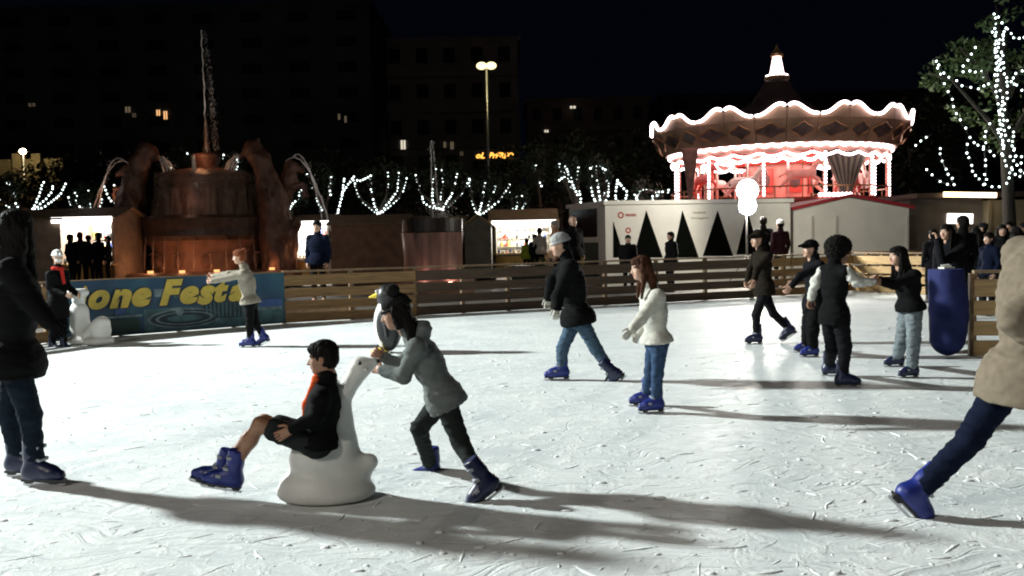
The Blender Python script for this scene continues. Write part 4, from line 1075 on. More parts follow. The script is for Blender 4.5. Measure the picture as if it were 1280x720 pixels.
gable_box('booth', 'closed tan booth between the left edge stall and the bright white stall', WX(9, 31), WX(76, 31), 31, 33.4, WZ(40, 274, 31), WZ(40, 262, 31), STT, ROOFB, 'x', .15, 'booth')
gable_box('booth', 'long closed reddish-brown booth right of the bearded man', WX(414, 33), WX(506, 33), 33, 35.6, WZ(460, 280, 33), WZ(460, 270, 34), STW, ROOFB, 'x', .15, 'booth')
gable_box('booth', 'closed grey-green booth with pointed roof beside the tan-roofed stall', WX(581, 35.0), WX(614, 35.0), 35.0, 38.5, WZ(600, 281, 35.0), WZ(600, 269, 35.0), STG, ROOFT, 'y', .15, 'booth')
gable_box('booth', 'low brown booth seen between the small fountain and the grey-green booth', WX(520, 37), WX(578, 37), 37, 39, WZ(550, 282, 37), WZ(550, 272, 38), STW, ROOFB, 'x', .15, 'booth')
for i, (u, v, jk) in enumerate(((88, 293, BK), (100, 290, BK2), (110, 294, NAVY), (122, 291, BK), (134, 295, BK2))):
    stander(['person in black at the left end of the white stall counter', 'second person from the left at the white stall counter', 'person in navy at the middle of the white stall counter', 'person in black right of the navy one at the white stall counter', 'rightmost person at the white stall counter'][i], u, v, 29.6 + .13 * i, 60 + 35 * i, .28, None, jacket=jk, trousers=BK2, res=.028)
for lb, u, v, jk in (('small figure in green vest at the yellow counter of the tan-roofed stall', 658, 298, GREEN), ('dark figure just right of the green vest at the tan-roofed stall', 668, 293, BK2), ('person in white by the right end of the tan-roofed stall', 674, 285, WHITE)):
    small_person(lb, u, v, 35.6, 100, jk, None)
# hedge behind the fence
def leafy(name, par, centre, rad, n, size, m, seed, gap=.35, origin=None):
    rg = np.random.default_rng(seed); c = np.array(centre); r = np.array(rad)
    P = rg.normal(size=(n, 3)); P /= np.linalg.norm(P, axis=1)[:, None]; P *= (rg.random(n) ** .45)[:, None]; P = c + P * r
    keep = np.array([noise.noise(Vector(p * 1.1)) > -gap * .5 for p in P]); P = P[keep]; n = len(P)
    a = rg.normal(size=(n, 3)); a /= np.linalg.norm(a, axis=1)[:, None]; b = np.cross(a, rg.normal(size=(n, 3))); b /= np.linalg.norm(b, axis=1)[:, None]
    sz = (size * rg.uniform(.6, 1.3, n))[:, None]
    V = np.stack([P - a * sz, P + b * sz * .45, P + a * sz, P - b * sz * .45], 1).reshape(-1, 3)
    return obj(name, V, np.arange(4 * n).reshape(-1, 4), m, par, origin, smooth=False)
LEAF = mat('leaf_green', (.05, .085, .022), .55, .4, 3); LEAFD = mat('leaf_dark', (.018, .03, .012), .6, .4, 3); BARK = mat('bark', (.08, .06, .045), .85, .3, 6, .5, 30, stretch=(1, 1, .2))
hx = D(668, 328, 30); he = empty('hedge', (hx[0], 30, 0)); tag(he, 'low clipped green hedge in front of the tan-roofed stall', 'hedge')
m = MB(); m.box((hx[0], 30, .35), (1.6, .5, .66)); m.build('branches', LEAFD, he); leafy('foliage', he, (hx[0], 30, .45), (1.1, .45, .5), 1500, .06, LEAF, 5, 0)

# ---------------- big fountain
FYc = 35.0; fc = D(262, 300, FYc) * A(1, 1, 0)
ORS = mat('fountain_stone', (.20, .10, .065), .65, .45, 1.6, .5, 12); BRZ = mat('fountain_bronze', (.095, .043, .028), .5, .4, 3, .5, 20)
WAT = mat('falling_water', (.75, .72, .70), .3, .2, 5, alpha=.7); WATB = mat('water_sheet', (.30, .19, .14), .3, .5, 2.2, .6, 10, stretch=(3, 3, .5), alpha=.32)
ft = empty('fountain', fc); tag(ft, 'large tiered fountain with rearing beast figures and tall water jet, lit dim orange', 'fountain')
zf = lambda v: WZ(262, v, FYc)
m = MB(); m.lathe(fc, [(0, .0), (3.6, .0), (3.6, .55), (3.35, .62), (3.3, .45), (0, .45)], 48); m.build('basin', ORS, ft, smooth=False)
m = MB(); m.lathe(fc, [(2.3, .4), (2.3, .55), (2.12, .65), (2.06, 1.35), (2.2, 1.6), (2.35, 1.78), (0, 1.78)], 48); m.build('pedestal', ORS, ft, smooth=False)
DBR = mat('fountain_dark_bronze', (.05, .03, .022), .45, .5, 4, .6, 18)
m = MB(); m.lathe(fc, [(2.35, 1.782), (2.5, 1.95), (2.46, 2.2), (2.55, 2.6), (2.45, 2.72), (2.3, 2.6), (0, 2.5)], 48); m.build('lower_bowl', DBR, ft, smooth=False)
q = SDF(); q.ell(fc + A(0, 0, 3.2), (1.45, 1.45, 1.0), None, .2); q.ell(fc + A(0, 0, 4.15), (1.9, 1.9, .42), None, .3); q.cone(fc + A(0, 0, 2.6), fc + A(0, 0, 3.4), 1.3, 1.2, .2)
for k in range(9): t = -PI * (.02 + .96 * k / 8); q.cone(fc + A(1.55 * math.cos(t), 1.55 * math.sin(t), 2.6), fc + A(1.65 * math.cos(t), 1.65 * math.sin(t), 3.3), .28, .2, .12); q.ell(fc + A(1.72 * math.cos(t), 1.72 * math.sin(t), 3.6), (.2, .2, .28), None, .12)
V, F = q.mesh(.07); V = wrinkle(V, F, .08, 2.2, (1, 1, .5), 4); V = wrinkle(V, F, .03, 8, (1, 1, .4), 5); obj('upper_bowl', V, F, BRZ, ft)
m = MB(); m.lathe(fc, [(.5, 4.35), (.42, 4.7), (.6, 5.0), (.62, 5.15), (.3, 5.1), (.14, 5.2), (0, 5.2)], 24); m.build('finial', BRZ, ft, smooth=True)
# relief masks on the pedestal front
for k in range(8):
    t = -PI / 2 + (k - 3.5) * .5; c = fc + A(2.03 * math.cos(t), 2.03 * math.sin(t), .98); q = SDF(); q.ell(c, (.2, .2, .28)); q.cone(c + A(0, 0, .1), c + A(.12 * math.cos(t), .12 * math.sin(t), -.05), .07, .05)
    q.cone(c + A(-.2, 0, .3), c + A(.2, 0, .3), .05); V, F = q.mesh(.035); obj('relief_mask', V, F, ORS, ft)
def horse_fig(par, base, az, s=1.0, m_=BRZ, name='horse_figure', rear=True, res=.05):
    ca, sa = math.cos(az), math.sin(az); P = lambda x, y, z: base + s * A(ca * x - sa * y, sa * x + ca * y, z); q = SDF()
    if rear:
        q.cone(P(-.35, 0, .0), P(-.25, 0, .9), .52, .40, .2); q.cone(P(-.25, 0, .9), P(.15, 0, 1.75), .40, .34, .15); q.cone(P(.15, 0, 1.75), P(.32, 0, 2.35), .30, .19, .15)
        q.cone(P(.32, 0, 2.38), P(.72, 0, 2.15), .17, .09, .08)
        for y in (-.22, .22): q.cone(P(.25, y, 1.5), P(.75, y, 1.6), .13, .09); q.cone(P(.75, y, 1.6), P(.80, y, 1.15), .085, .06)
        for y in (-.06, .06): q.cone(P(.26, y, 2.5), P(.24, y, 2.66), .05, .02)
        q.cone(P(.0, 0, 2.1), P(.16, 0, 2.5), .1, .1, .1); q.cone(P(-.3, 0, .3), P(-.95, 0, .7), .30, .2, .1); q.cone(P(-.95, 0, .7), P(-1.0, 0, 1.4), .2, .10, .1)
    V, F = q.mesh(res); V = wrinkle(V, F, .06, 3); return obj(name, V, F, m_, par)
for sg in (-1, 1):
    horse_fig(ft, fc + A(sg * 2.95, .35, 2.3), 0 if sg > 0 else PI, 1.0)
# tall curved sea-beast figures rising from the basin at both sides
for sg in (-1, 1):
    q = SDF(); c = fc + A(sg * 2.85, -.8, 0); q.cone(c, c + A(sg * .05, 0, 1.9), .58, .60, .2); q.cone(c + A(sg * .05, 0, 1.9), c + A(-sg * .15, .1, 3.4), .60, .50, .2); q.cone(c + A(-sg * .15, .1, 3.4), c + A(-sg * .55, .1, 4.8), .48, .36, .2)
    q.cone(c + A(-sg * .55, .1, 4.8), c + A(-sg * .85, .1, 5.25), .36, .30, .15); q.cone(c + A(-sg * .85, .1, 5.25), c + A(-sg * 1.2, .0, 5.0), .28, .14, .1); q.cone(c + A(-sg * .7, .1, 5.3), c + A(-sg * .62, .1, 5.62), .14, .05, .1)
    q.ell(c + A(-sg * .2, -.3, 3.1), (.35, .3, .5), None, .15); q.cone(c + A(sg * .5, 0, 1.0), c + A(sg * .75, 0, 2.4), .22, .16, .15); q.cut(c, -Z3)
    V, F = q.mesh(.07); V = wrinkle(V, F, .14, 1.7, (1, 1, .5), sg * 3); V = wrinkle(V, F, .05, 6, (1, 1, .4), sg * 3); obj('sea_beast_figure', V, F, BRZ, ft)
    jet_todo = 1
# water
def jet(par, p0, vel, T, r0, r1, m_, name='water_jet', n=18, seed=0, drops=0, zmin=None):
    rr = random.Random(seed); pts = []; rs = []
    for i in range(n + 1):
        t = T * i / n; pts.append(p0 + np.array(vel) * t + A(0, 0, -4.9 * t * t) + A(rr.gauss(0, .012), rr.gauss(0, .012), 0)); rs.append((r0 + (r1 - r0) * i / n) * rr.uniform(.6, 1.4))
    mb = MB(); mb.tube(pts, rs, 6)
    for _ in range(drops):
        i = rr.randrange(len(pts) // 3, len(pts)); p = pts[i]; mb.ball(p + A(rr.gauss(0, .07), rr.gauss(0, .07), rr.gauss(0, .12)), rr.uniform(.008, .022), 5, 4)
    return mb.build(name, m_, par, smooth=True)
def drops(par, pts_fn, n, rad, sd, name='spray'):
    rr = random.Random(sd); mb = MB()
    for _ in range(n):
        p, sg_ = pts_fn(rr); mb.ball(p + A(rr.gauss(0, sg_), rr.gauss(0, sg_), rr.gauss(0, sg_)), (rad * rr.uniform(.5, 1.3),) * 2 + (rad * rr.uniform(.8, 3.2),), 5, 4)
    o = mb.build(name, WAT, par); tag(o, kind='stuff'); return o
zt = WZ(253, 38, FYc); z0j = 5.2; vz = math.sqrt(2 * 9.8 * (zt - z0j)); T_ = vz / 9.8
jet(ft, fc + A(.02, 0, z0j), (-.02, 0, vz), T_, .035, .022, WAT, n=40, seed=1)
def fall(rr):
    t = rr.random() ** .7; z = zt - (zt - z0j) * t; return fc + A(.05 + .34 * math.sqrt(t) + rr.gauss(0, .03 + .05 * t), rr.gauss(0, .08), z), .03
drops(ft, fall, 420, .009, 3)
spot('fountain_jet_fill', fc + A(.15, -.5, 5.3), fc + A(.12, 0, 9.5), 150, 30, .6, .05, (1, .80, .68))  # added upward fill that brightens the jet and its droplets
q = SDF(); q.cone(fc + A(.1, -1.55, 3.75), fc + A(.04, -1.55, 4.95), .10, .05, .02); V, F = q.mesh(.03); V = wrinkle(V, F, .05, 5); obj('water_plume', V, F, WAT, ft)
q = SDF(); q.cone(fc + A(.03, 0, 5.1), fc + A(.02, 0, 6.6), .13, .03, .02); V, F = q.mesh(.03); V = wrinkle(V, F, .07, 5, (1, 1, .3)); obj('water_plume', V, F, WATB, ft)
for sg, sd_ in ((-1, 1), (-1, 2), (1, 3), (1, 4)):
    b = fc + A(sg * (3.3 - .25 * (sd_ % 2)), .2, 4.95 - .12 * (sd_ % 2)); jet(ft, b, (sg * (1.3 + .55 * (sd_ % 2)), -.2, 1.7), 1.15, .026, .034, WAT, n=26, seed=sd_, drops=60)
point('fountain_lamp_and_fill', fc + A(-4.4, -.8, 4.2), 7, .1, (1, .9, .85)); point('fountain_lamp_and_fill', fc + A(4.4, -.8, 4.2), 7, .1, (1, .9, .85))  # added fill lights without fixtures, to bring out the side water arcs
for sg in (-1, 1):
    for k in range(4): jet(ft, fc + A(sg * (1.68 - .05 * k), -.8, 5.0), (-sg * (.9 + .22 * k), -.1, .3), .40, .02, .045, WAT, n=10, seed=130 + k, drops=18)
for k in range(14):
    t = -PI * (.05 + .9 * k / 13); b = fc + A(2.5 * math.cos(t), 2.5 * math.sin(t), 1.95); jet(ft, b, (.3 * math.cos(t), .3 * math.sin(t), 0), .53, .02, .035, WATB, n=10, seed=30 + k, drops=12)
Vw = []; Fw = []; n_ = 80; rr = random.Random(5)
for i in range(n_ + 1):
    t = -PI * .98 + PI * .96 * i / n_; wv = rr.uniform(-.03, .03)
    for j in range(9): z = 4.42 - 1.75 * j / 8; r_ = 1.90 + .06 * j / 8 + .15 * (j / 8) ** 2 + wv * j / 4; Vw.append(fc + A(r_ * math.cos(t), r_ * math.sin(t), z))
for i in range(n_):
    for j in range(8): a = i * 9 + j; Fw.append([a, a + 1, a + 10, a + 9])
obj('water_curtain', Vw, Fw, WATB, ft)
for sx, sy, zz in ((-1.2, -2.9, .7), (1.2, -2.9, .7), (-2.8, -1.4, .7), (2.8, -1.4, .7), (0, -3.05, .7)):
    l = fc + A(sx, sy, zz); mb = MB(); mb.lathe(l + A(0, 0, -.12), [(0, 0), (.09, 0), (.11, .12), (0, .12)], 12); mb.build('underwater_lamp', emat('amber_lamp', (1, .42, .15), 2.0), ft)
    point('fountain_lamp_and_fill', l + A(0, 0, .15), 14, .12, (1, .42, .18))
point('fountain_lamp_and_fill', fc + A(.1, -1.2, 5.0), 20, .1, (1, .45, .2)); point('fountain_lamp_and_fill', fc + A(0, -2.6, 3.4), 5, .1, (1, .5, .35))
point('fountain_lamp_and_fill', fc + A(-4.0, -.8, 1.6), 10, .1, (1, .42, .18)); point('fountain_lamp_and_fill', fc + A(-3.7, -.3, 3.6), 8, .1, (1, .42, .18)); point('fountain_lamp_and_fill', fc + A(3.9, -1.0, 1.2), 4, .1, (1, .42, .18))
# ---------------- small fountain
SYc = 26.5; sc_ = D(541, 300, SYc) * A(1, 1, 0); sf = empty('small_fountain', sc_); tag(sf, 'small round fountain with dark bowl and pinkish water curtain behind the fence', 'fountain')
zs = lambda v: WZ(541, v, SYc); R_ = (WX(579, SYc) - WX(503, SYc)) / 2
m = MB(); m.lathe(sc_, [(0, 0), (R_ * 1.35, 0), (R_ * 1.35, .4), (R_ * 1.2, .42), (R_ * 1.2, .3), (0, .3)], 36); m.build('basin', ORS, sf)
m = MB(); m.lathe(sc_, [(R_ * .55, .3), (R_ * .5, 1.2), (R_ * .75, zs(294)), (R_ * .98, zs(290)), (R_ * 1.0, zs(274)), (R_ * .9, zs(273)), (R_ * .3, zs(276)), (0, zs(276))], 36); m.build('bowl', mat('wet_dark_stone', (.012, .006, .005), .4, .3, 4, .3, 20), sf, smooth=False)
Vw = []; Fw = []
for i in range(61):
    t = 2 * PI * i / 60; wv = rr.uniform(-.02, .02)
    for j in range(7): z = zs(291) - (zs(291) - .35) * j / 6; r_ = R_ * (1.01 - .06 * math.sin(j / 6 * PI)) + wv; Vw.append(sc_ + A(r_ * math.cos(t), r_ * math.sin(t), z))
for i in range(60):
    for j in range(6): a = i * 7 + j; Fw.append([a, a + 1, a + 8, a + 7])
obj('water_curtain', Vw, Fw, mat('pink_water', (.42, .24, .20), .3, .45, 1.6, .6, 10, stretch=(3, 3, .5), alpha=.6), sf)
vz2 = math.sqrt(2 * 9.8 * (WZ(543, 176, SYc) - zs(276))); jet(sf, sc_ + A(0, 0, zs(276)), (.03, 0, vz2), vz2 / 9.8, .02, .015, WAT, n=24, seed=91, drops=10)
drops(sf, lambda r: ((lambda t: (sc_ + A(.03 + .16 * t ** .5, 0, zs(276) + (WZ(543, 176, SYc) - zs(276)) * (1 - t)), .012))(r.random())), 260, .009, 92)
mb = MB()
for _ in range(420): t = rr.random() * 2 * PI; r_ = abs(rr.gauss(0, .35)); mb.ball(sc_ + A(r_ * math.cos(t) + .25, r_ * math.sin(t), zs(276) + .55 * rr.random() ** 1.5), rr.uniform(.006, .018), 5, 4)
tag(mb.build('spray', WAT, sf), kind='stuff')
point('fountain_lamp_and_fill', sc_ + A(-.2, -R_ * 1.12, .55), 4, .1, (1, .5, .42)); point('fountain_lamp_and_fill', sc_ + A(.6, -R_ * .9, .5), 5, .1, (1, .5, .4))
for sx in (-.3, .55): mb = MB(); mb.lathe(sc_ + A(sx, -R_ * 1.15, .31), [(0, 0), (.07, 0), (.08, .08), (0, .08)], 10); mb.build('underwater_lamp', emat('pink_lamp', (1, .5, .4), 8), sf)

# ---------------- carousel
CY = 38.0; cc = D(972, 300, CY) * A(1, 1, 0); CR = (WX(1135, CY) - WX(817, CY)) / 2 * .955
zc = lambda v: WZ(972, v, CY)
ca_ = empty('carousel', cc); tag(ca_, 'two-storey carousel outlined in pinkish white bulbs behind the kiosk', 'carousel')
PINKE = emat('carousel_bulb', (1, .80, .80), 9); PINKS = emat('carousel_bulb_spire', (1, .72, .68), 5)
z_top, z_bot = zc(167), zc(192); zfl = zc(252) + .0; zlow = zc(197)
CREAMP = mat('carousel_panel', (.30, .20, .14), .5, .3, 1.5); GOLD = mat('carousel_gold', (.30, .17, .08), .35, .2, 4, metal=.4); PIC = mat('painted_oval', (.11, .08, .08), .4, .6, 2.5); CRED = mat('carousel_red', (.55, .09, .07), .45, .15, 3); CPINK = mat('carousel_pink', (.70, .36, .30), .5, .25, 1.2)
m = MB(); m.lathe(cc, [(0, .0), (CR * .95, .0), (CR * .97, .15), (CR * .97, .45), (0, .45)], 56); m.build('platform', CREAMP, ca_)
m = MB(); m.lathe(cc, [(0, zfl - .22), (CR * .86, zfl - .22), (CR * .88, zfl - .1), (CR * .88, zfl), (0, zfl)], 56); m.build('upper_floor', CRED, ca_)
NB = 28
for k in range(NB):      # rounding boards, each with its painted oval and crest light
    t0, t1 = 2 * PI * k / NB, 2 * PI * (k + 1) / NB; m = MB(); n = 6; V = []; F = []
    up_left = k % 2
    prof = lambda x: .10 + .40 * (lambda y: math.sin(PI * min(1, y * 1.25) * .5) ** 3 * (1 - .35 * max(0, (y - .8) / .2) ** 2))(x if up_left else 1 - x)
    for i in range(n + 1):
        x = i / n; t = t0 + (t1 - t0) * (.01 + .98 * x); h_ = prof(x)
        for r_, z in ((CR * .90, z_bot), (CR * .955, (z_bot + z_top) / 2), (CR, z_top), (CR * 1.005, z_top + h_), (CR * .985, z_top + h_), (CR * .93, (z_bot + z_top) / 2), (CR * .88, z_bot)): V.append(cc + A(r_ * math.cos(t), r_ * math.sin(t), z))
    for i in range(n):
        for j in range(7): a = i * 7 + j; b = i * 7 + (j + 1) % 7; F.append([a, a + 7, b + 7, b])
    F += [[j for j in range(7)][::-1], [n * 7 + j for j in range(7)]]
    bd = obj('rounding_board', V, F, CREAMP, ca_, None, smooth=False)
    tm = (t0 + t1) / 2; c = cc + A(CR * .962 * math.cos(tm), CR * .962 * math.sin(tm), (z_bot + z_top) / 2 + .03); tv = A(-math.sin(tm), math.cos(tm), 0); rv = A(math.cos(tm), math.sin(tm), 0); uv = unit(rv * CR * .1 + Z3 * (z_top - z_bot)); nv = np.cross(tv, uv)
    mb = MB(); ell_ = [c + tv * (.44 if k % 2 else .30) * math.cos(a) * (1 + .25 * math.cos(2 * a)) + uv * .25 * math.sin(a) * (1 + .2 * math.cos(4 * a)) + nv * .02 for a in np.linspace(0, 2 * PI, 21)[:-1]]; mb.prism(ell_, nv * .04); mb.build('painted_oval', PIC, bd)
    mb = MB(); mb.tube([c + tv * (.46 if k % 2 else .32) * math.cos(a) * (1 + .25 * math.cos(2 * a)) + uv * .27 * math.sin(a) * (1 + .2 * math.cos(4 * a)) + nv * .06 for a in np.linspace(0, 2 * PI, 21)], .03, 5, cap=False); mb.build('frame', GOLD, bd)
    mb = MB()
    for i in range(15):
        x = .08 + .84 * i / 14; t = t0 + (t1 - t0) * x; mb.ball(cc + A(CR * 1.015 * math.cos(t), CR * 1.015 * math.sin(t), z_top + prof(x) + .03), (.066, .066, .058), 6, 5)
    mb.build('crest_bulbs', PINKE, bd, smooth=True)
    # lower valance with its own lights
    V = []; F = []; 
    for i in range(n + 1):
        x = i / n; t = t0 + (t1 - t0) * x; h_ = .22 + .14 * math.sin(PI * x)
        for r_, z in ((CR * .86, z_bot + .02), (CR * .86, z_bot - h_ + .02), (CR * .845, z_bot - h_ + .02), (CR * .845, z_bot + .02)): V.append(cc + A(r_ * math.cos(t), r_ * math.sin(t), z))
    for i in range(n):
        for j in range(4): a = i * 4 + j; b = i * 4 + (j + 1) % 4; F.append([a, a + 4, b + 4, b])
    va = obj('valance', V, F, CPINK, ca_, None, smooth=False)
    mb = MB()
    for i in range(12): x = (i + .5) / 12; t = t0 + (t1 - t0) * x; mb.ball(cc + A(CR * .87 * math.cos(t), CR * .87 * math.sin(t), z_bot + .0 - .10 * abs(math.sin(PI * x * 2))), .062, 6, 5)
    mb.build('valance_bulbs', PINKE, va, smooth=True); mb = MB()
    for i in range(9): x = (i + .5) / 9; t = t0 + (t1 - t0) * x; mb.ball(cc + A(CR * .85 * math.cos(t), CR * .85 * math.sin(t), z_bot - .33 - .13 * abs(math.sin(PI * x))), .055, 6, 5)
    mb.build('valance_bulbs', PINKE, va, smooth=True)
    mb = MB()
    for i in range(7): x = (i + .5) / 7; t = t0 + (t1 - t0) * x; mb.ball(cc + A(CR * .6 * math.cos(t), CR * .6 * math.sin(t), z_bot - .42 - .12 * abs(math.sin(PI * x))), .065, 6, 5)
    m2 = MB(); V = []; F = []
    for i in range(n + 1):
        x = i / n; t = t0 + (t1 - t0) * x
        for z in (z_bot, z_bot - .36 - .14 * math.sin(PI * x)): V.append(cc + A(CR * .59 * math.cos(t), CR * .59 * math.sin(t), z))
    F = [[2 * i, 2 * i + 2, 2 * i + 3, 2 * i + 1] for i in range(n)]
    iv = obj('inner_valance', V, F, CRED if k % 2 else CPINK, ca_, None, smooth=False); mb.build('valance_bulbs', PINKE, iv, smooth=True)
m = MB(); m.lathe(cc, [(CR * .9, z_top - .1), (CR * .62, z_top + .30), (CR * .38, z_top + .75), (CR * .2, z_top + 1.35), (CR * .10, zc(103)), (0, zc(103))], 28)
m.build('roof', mat('carousel_roof', (.035, .02, .02), .6, .4, 2), ca_, smooth=False)
m = MB(); m.lathe(cc, [(0, z_bot + .02), (CR * .88, z_bot + .02), (CR * .88, z_bot + .08), (0, z_bot + .3)], 40); m.build('ceiling', CPINK, ca_)
m = MB(); z0_, z1_ = zc(96), zc(71); m.lathe(cc, [(0, z0_ - .12), (.52, z0_ - .12), (.52, z0_), (.30, z0_), (0, z0_)], 16); sp0 = m; m = MB(); m.lathe(cc, [(0, z1_ - .01), (.25, z1_), (.28, z1_ + .1), (.1, z1_ + .28), (.03, z1_ + .5), (0, z1_ + .5)], 12); sp = sp0.build('spire', GOLD, ca_); m.build('spire_cap', GOLD, sp)
m = MB(); m.lathe(cc, [(.33, z0_), (.17, z1_)], 12); m.build('spire_lamp', PINKS, sp, smooth=True)
mb = MB()
for k in range(14): t = 2 * PI * k / 14; mb.ball(cc + A(.42 * math.cos(t), .42 * math.sin(t), z0_ + .03), .05, 6, 4)
mb.build('spire_bulbs', PINKE, sp)
# drum with panels and its lights
m = MB(); m.lathe(cc, [(1.35, zfl), (1.35, z_bot)], 14); m.lathe(cc, [(1.5, .45), (1.5, zfl - .22)], 14); m.build('centre_drum', CPINK, ca_, smooth=False)
m = MB(); m.lathe(cc, [(1.7, z_bot - .55), (2.0, z_bot - .3), (2.0, z_bot)], 14); m.build('drum_cornice', CRED, ca_, smooth=False)
cbm = None
for k in range(70):
    t = 2 * PI * k / 70; p = cc + A(2.04 * math.cos(t), 2.04 * math.sin(t), z_bot - .32 - .10 * abs(math.sin(k * PI / 5)))
    if cbm is None: mb = MB(); mb.ball((0, 0, 0), .06, 6, 4); o = mb.build('cornice_bulb', PINKE, ca_, A(0, 0, 0)); cbm = o.data
    else: o = bpy.data.objects.new('cornice_bulb', cbm); COL.objects.link(o); o.parent = ca_
    o.location = Vector(p - cc)
for k in range(7):
    t = 2 * PI * (k + .5) / 7; c = cc + A(1.37 * math.cos(t), 1.37 * math.sin(t), (zfl + z_bot) / 2 - .2); tv = A(-math.sin(t), math.cos(t), 0); rv = A(math.cos(t), math.sin(t), 0)
    mb = MB(); mb.box(c, (.7, .06, 1.0), [tv, rv, Z3]); mb.build('drum_panel', CRED, ca_)
    mb = MB(); mb.prism([c + tv * .25 * math.cos(a) + Z3 * .32 * math.sin(a) + rv * .03 for a in np.linspace(0, 2 * PI, 17)[:-1]], rv * .02); mb.build('drum_mirror', PIC, ca_)
for k in range(12):      # outer posts with bulb columns
    t = 2 * PI * (k + .22) / 12; p = cc + A(CR * .83 * math.cos(t), CR * .83 * math.sin(t), 0)
    mb = MB(); mb.tube([p + A(0, 0, .45), p + A(0, 0, z_bot)], .07, 8); po_ = mb.build('post', CPINK, ca_, smooth=True)
    mb = MB()
    for j in range(12): z = zfl + .12 + (z_bot - zfl - .5) * j / 11; a = p + A(0, 0, z) + unit(p - cc) * .06; mb.ball(a + A(0, -.05, 0), .055, 6, 4)
    mb.build('post_bulbs', PINKE, po_)
for k in range(12):
    t = 2 * PI * (k + .7) / 12; p = cc + A(CR * .58 * math.cos(t), CR * .58 * math.sin(t), 0); mb = MB(); mb.tube([p + A(0, 0, zfl), p + A(0, 0, z_bot)], .05, 8); mb.build('inner_post', WHITEP, ca_, smooth=True)
for k in range(40):     # low rail of the upper floor
    t = 2 * PI * k / 40; p = cc + A(CR * .86 * math.cos(t), CR * .86 * math.sin(t), zfl)
    if k % 2 == 0: mb = MB(); mb.tube([p, p + A(0, 0, .42)], .022, 6); mb.build('baluster', GOLD, ca_)
mb = MB(); mb.tube([cc + A(CR * .86 * math.cos(t), CR * .86 * math.sin(t), zfl + .42) for t in np.linspace(0, 2 * PI, 61)], .03, 6, cap=False); mb.build('handrail', GOLD, ca_)
mb = MB()
for t in np.linspace(-PI / 2 + .05, -PI / 2 + .32, 8): mb.ball(cc + A(CR * .885 * math.cos(t), CR * .885 * math.sin(t), zfl + .06), .08, 6, 4)
mb.build('floor_bulbs', PINKE, ca_)
# horses on poles
q = SDF(); q.cone((-.38, 0, .62), (.3, 0, .64), .19, .17, .06); q.cone((.3, 0, .70), (.55, 0, 1.05), .13, .085, .06); q.cone((.55, 0, 1.06), (.78, 0, .92), .085, .05, .04)
for y in (-.1, .1): q.cone((.28, y, .55), (.55, y, .42), .07, .05); q.cone((.55, y, .42), (.45, y, .18), .045, .035); q.cone((-.42, y, .55), (-.62, y, .35), .08, .05); q.cone((-.62, y, .35), (-.8, y, .15), .045, .035); q.cone((.53, y * .5, 1.12), (.52, y * .5, 1.22), .025, .012)
q.cone((-.52, 0, .72), (-.85, 0, .5), .06, .03); HV, HF = q.mesh(.03); hme = None
for k in range(10):
    t = 2 * PI * k / 10 + .3; r_ = CR * .66; p = cc + A(r_ * math.cos(t), r_ * math.sin(t), zfl + .25 * (k % 2)); o = obj('carousel_horse', HV * 1.1, HF, [WHITEP, CPINK, CRED][k % 3], ca_, A(0, 0, 0))
    o.location = Vector(p - cc); o.rotation_euler = (0, 0, t + PI / 2)
    mb = MB(); mb.tube([A(p[0], p[1], zfl), A(p[0], p[1], z_bot)], .025, 6); mb.build('horse_pole', GOLD, ca_)
# gathered curtains
for u, mm, w_ in ((1055, mat('curtain_dark', (.10, .09, .08), .8, .3, 6), 1.0), (862, mat('curtain_rose', (.75, .45, .40), .8, .3, 6), .34)):
    cx_ = WX(u, CY - CR * .66); q0 = A(cx_, CY - CR * .70, 0); V = []; F = []; n = 60
    for i in range(n + 1):
        x = i / n - .5
        for j in range(9):
            f_ = j / 8; wd = w_ * (1.25 * (1 - f_) ** 1.2 + .32); z = z_bot - .05 - (z_bot - zfl - .1) * f_
            V.append(q0 + A(x * wd * 1.3, .09 * math.sin(i * 1.4) - .04, z))
    for i in range(n):
        for j in range(8): a = i * 9 + j; F.append([a, a + 9, a + 10, a + 1])
    cu_ = obj('curtain', V, F, [mm, CREAM], ca_, None, [1 if (fi // 8) % 9 in (0, 1, 2) and u == 1055 else 0 for fi in range(len(F))])
for k in range(6):
    t = 2 * PI * k / 6 - PI / 2 + .2; point('carousel_lamp', cc + A(CR * .55 * math.cos(t), CR * .55 * math.sin(t), z_bot - .35), 62, .25, (1, .66, .58))
for k in range(5):
    t = -PI / 2 + (k - 2) * .42; point('carousel_crest_lamp', cc + A(CR * 1.14 * math.cos(t), CR * 1.14 * math.sin(t), z_top + .3), 8, .2, (1, .62, .56))

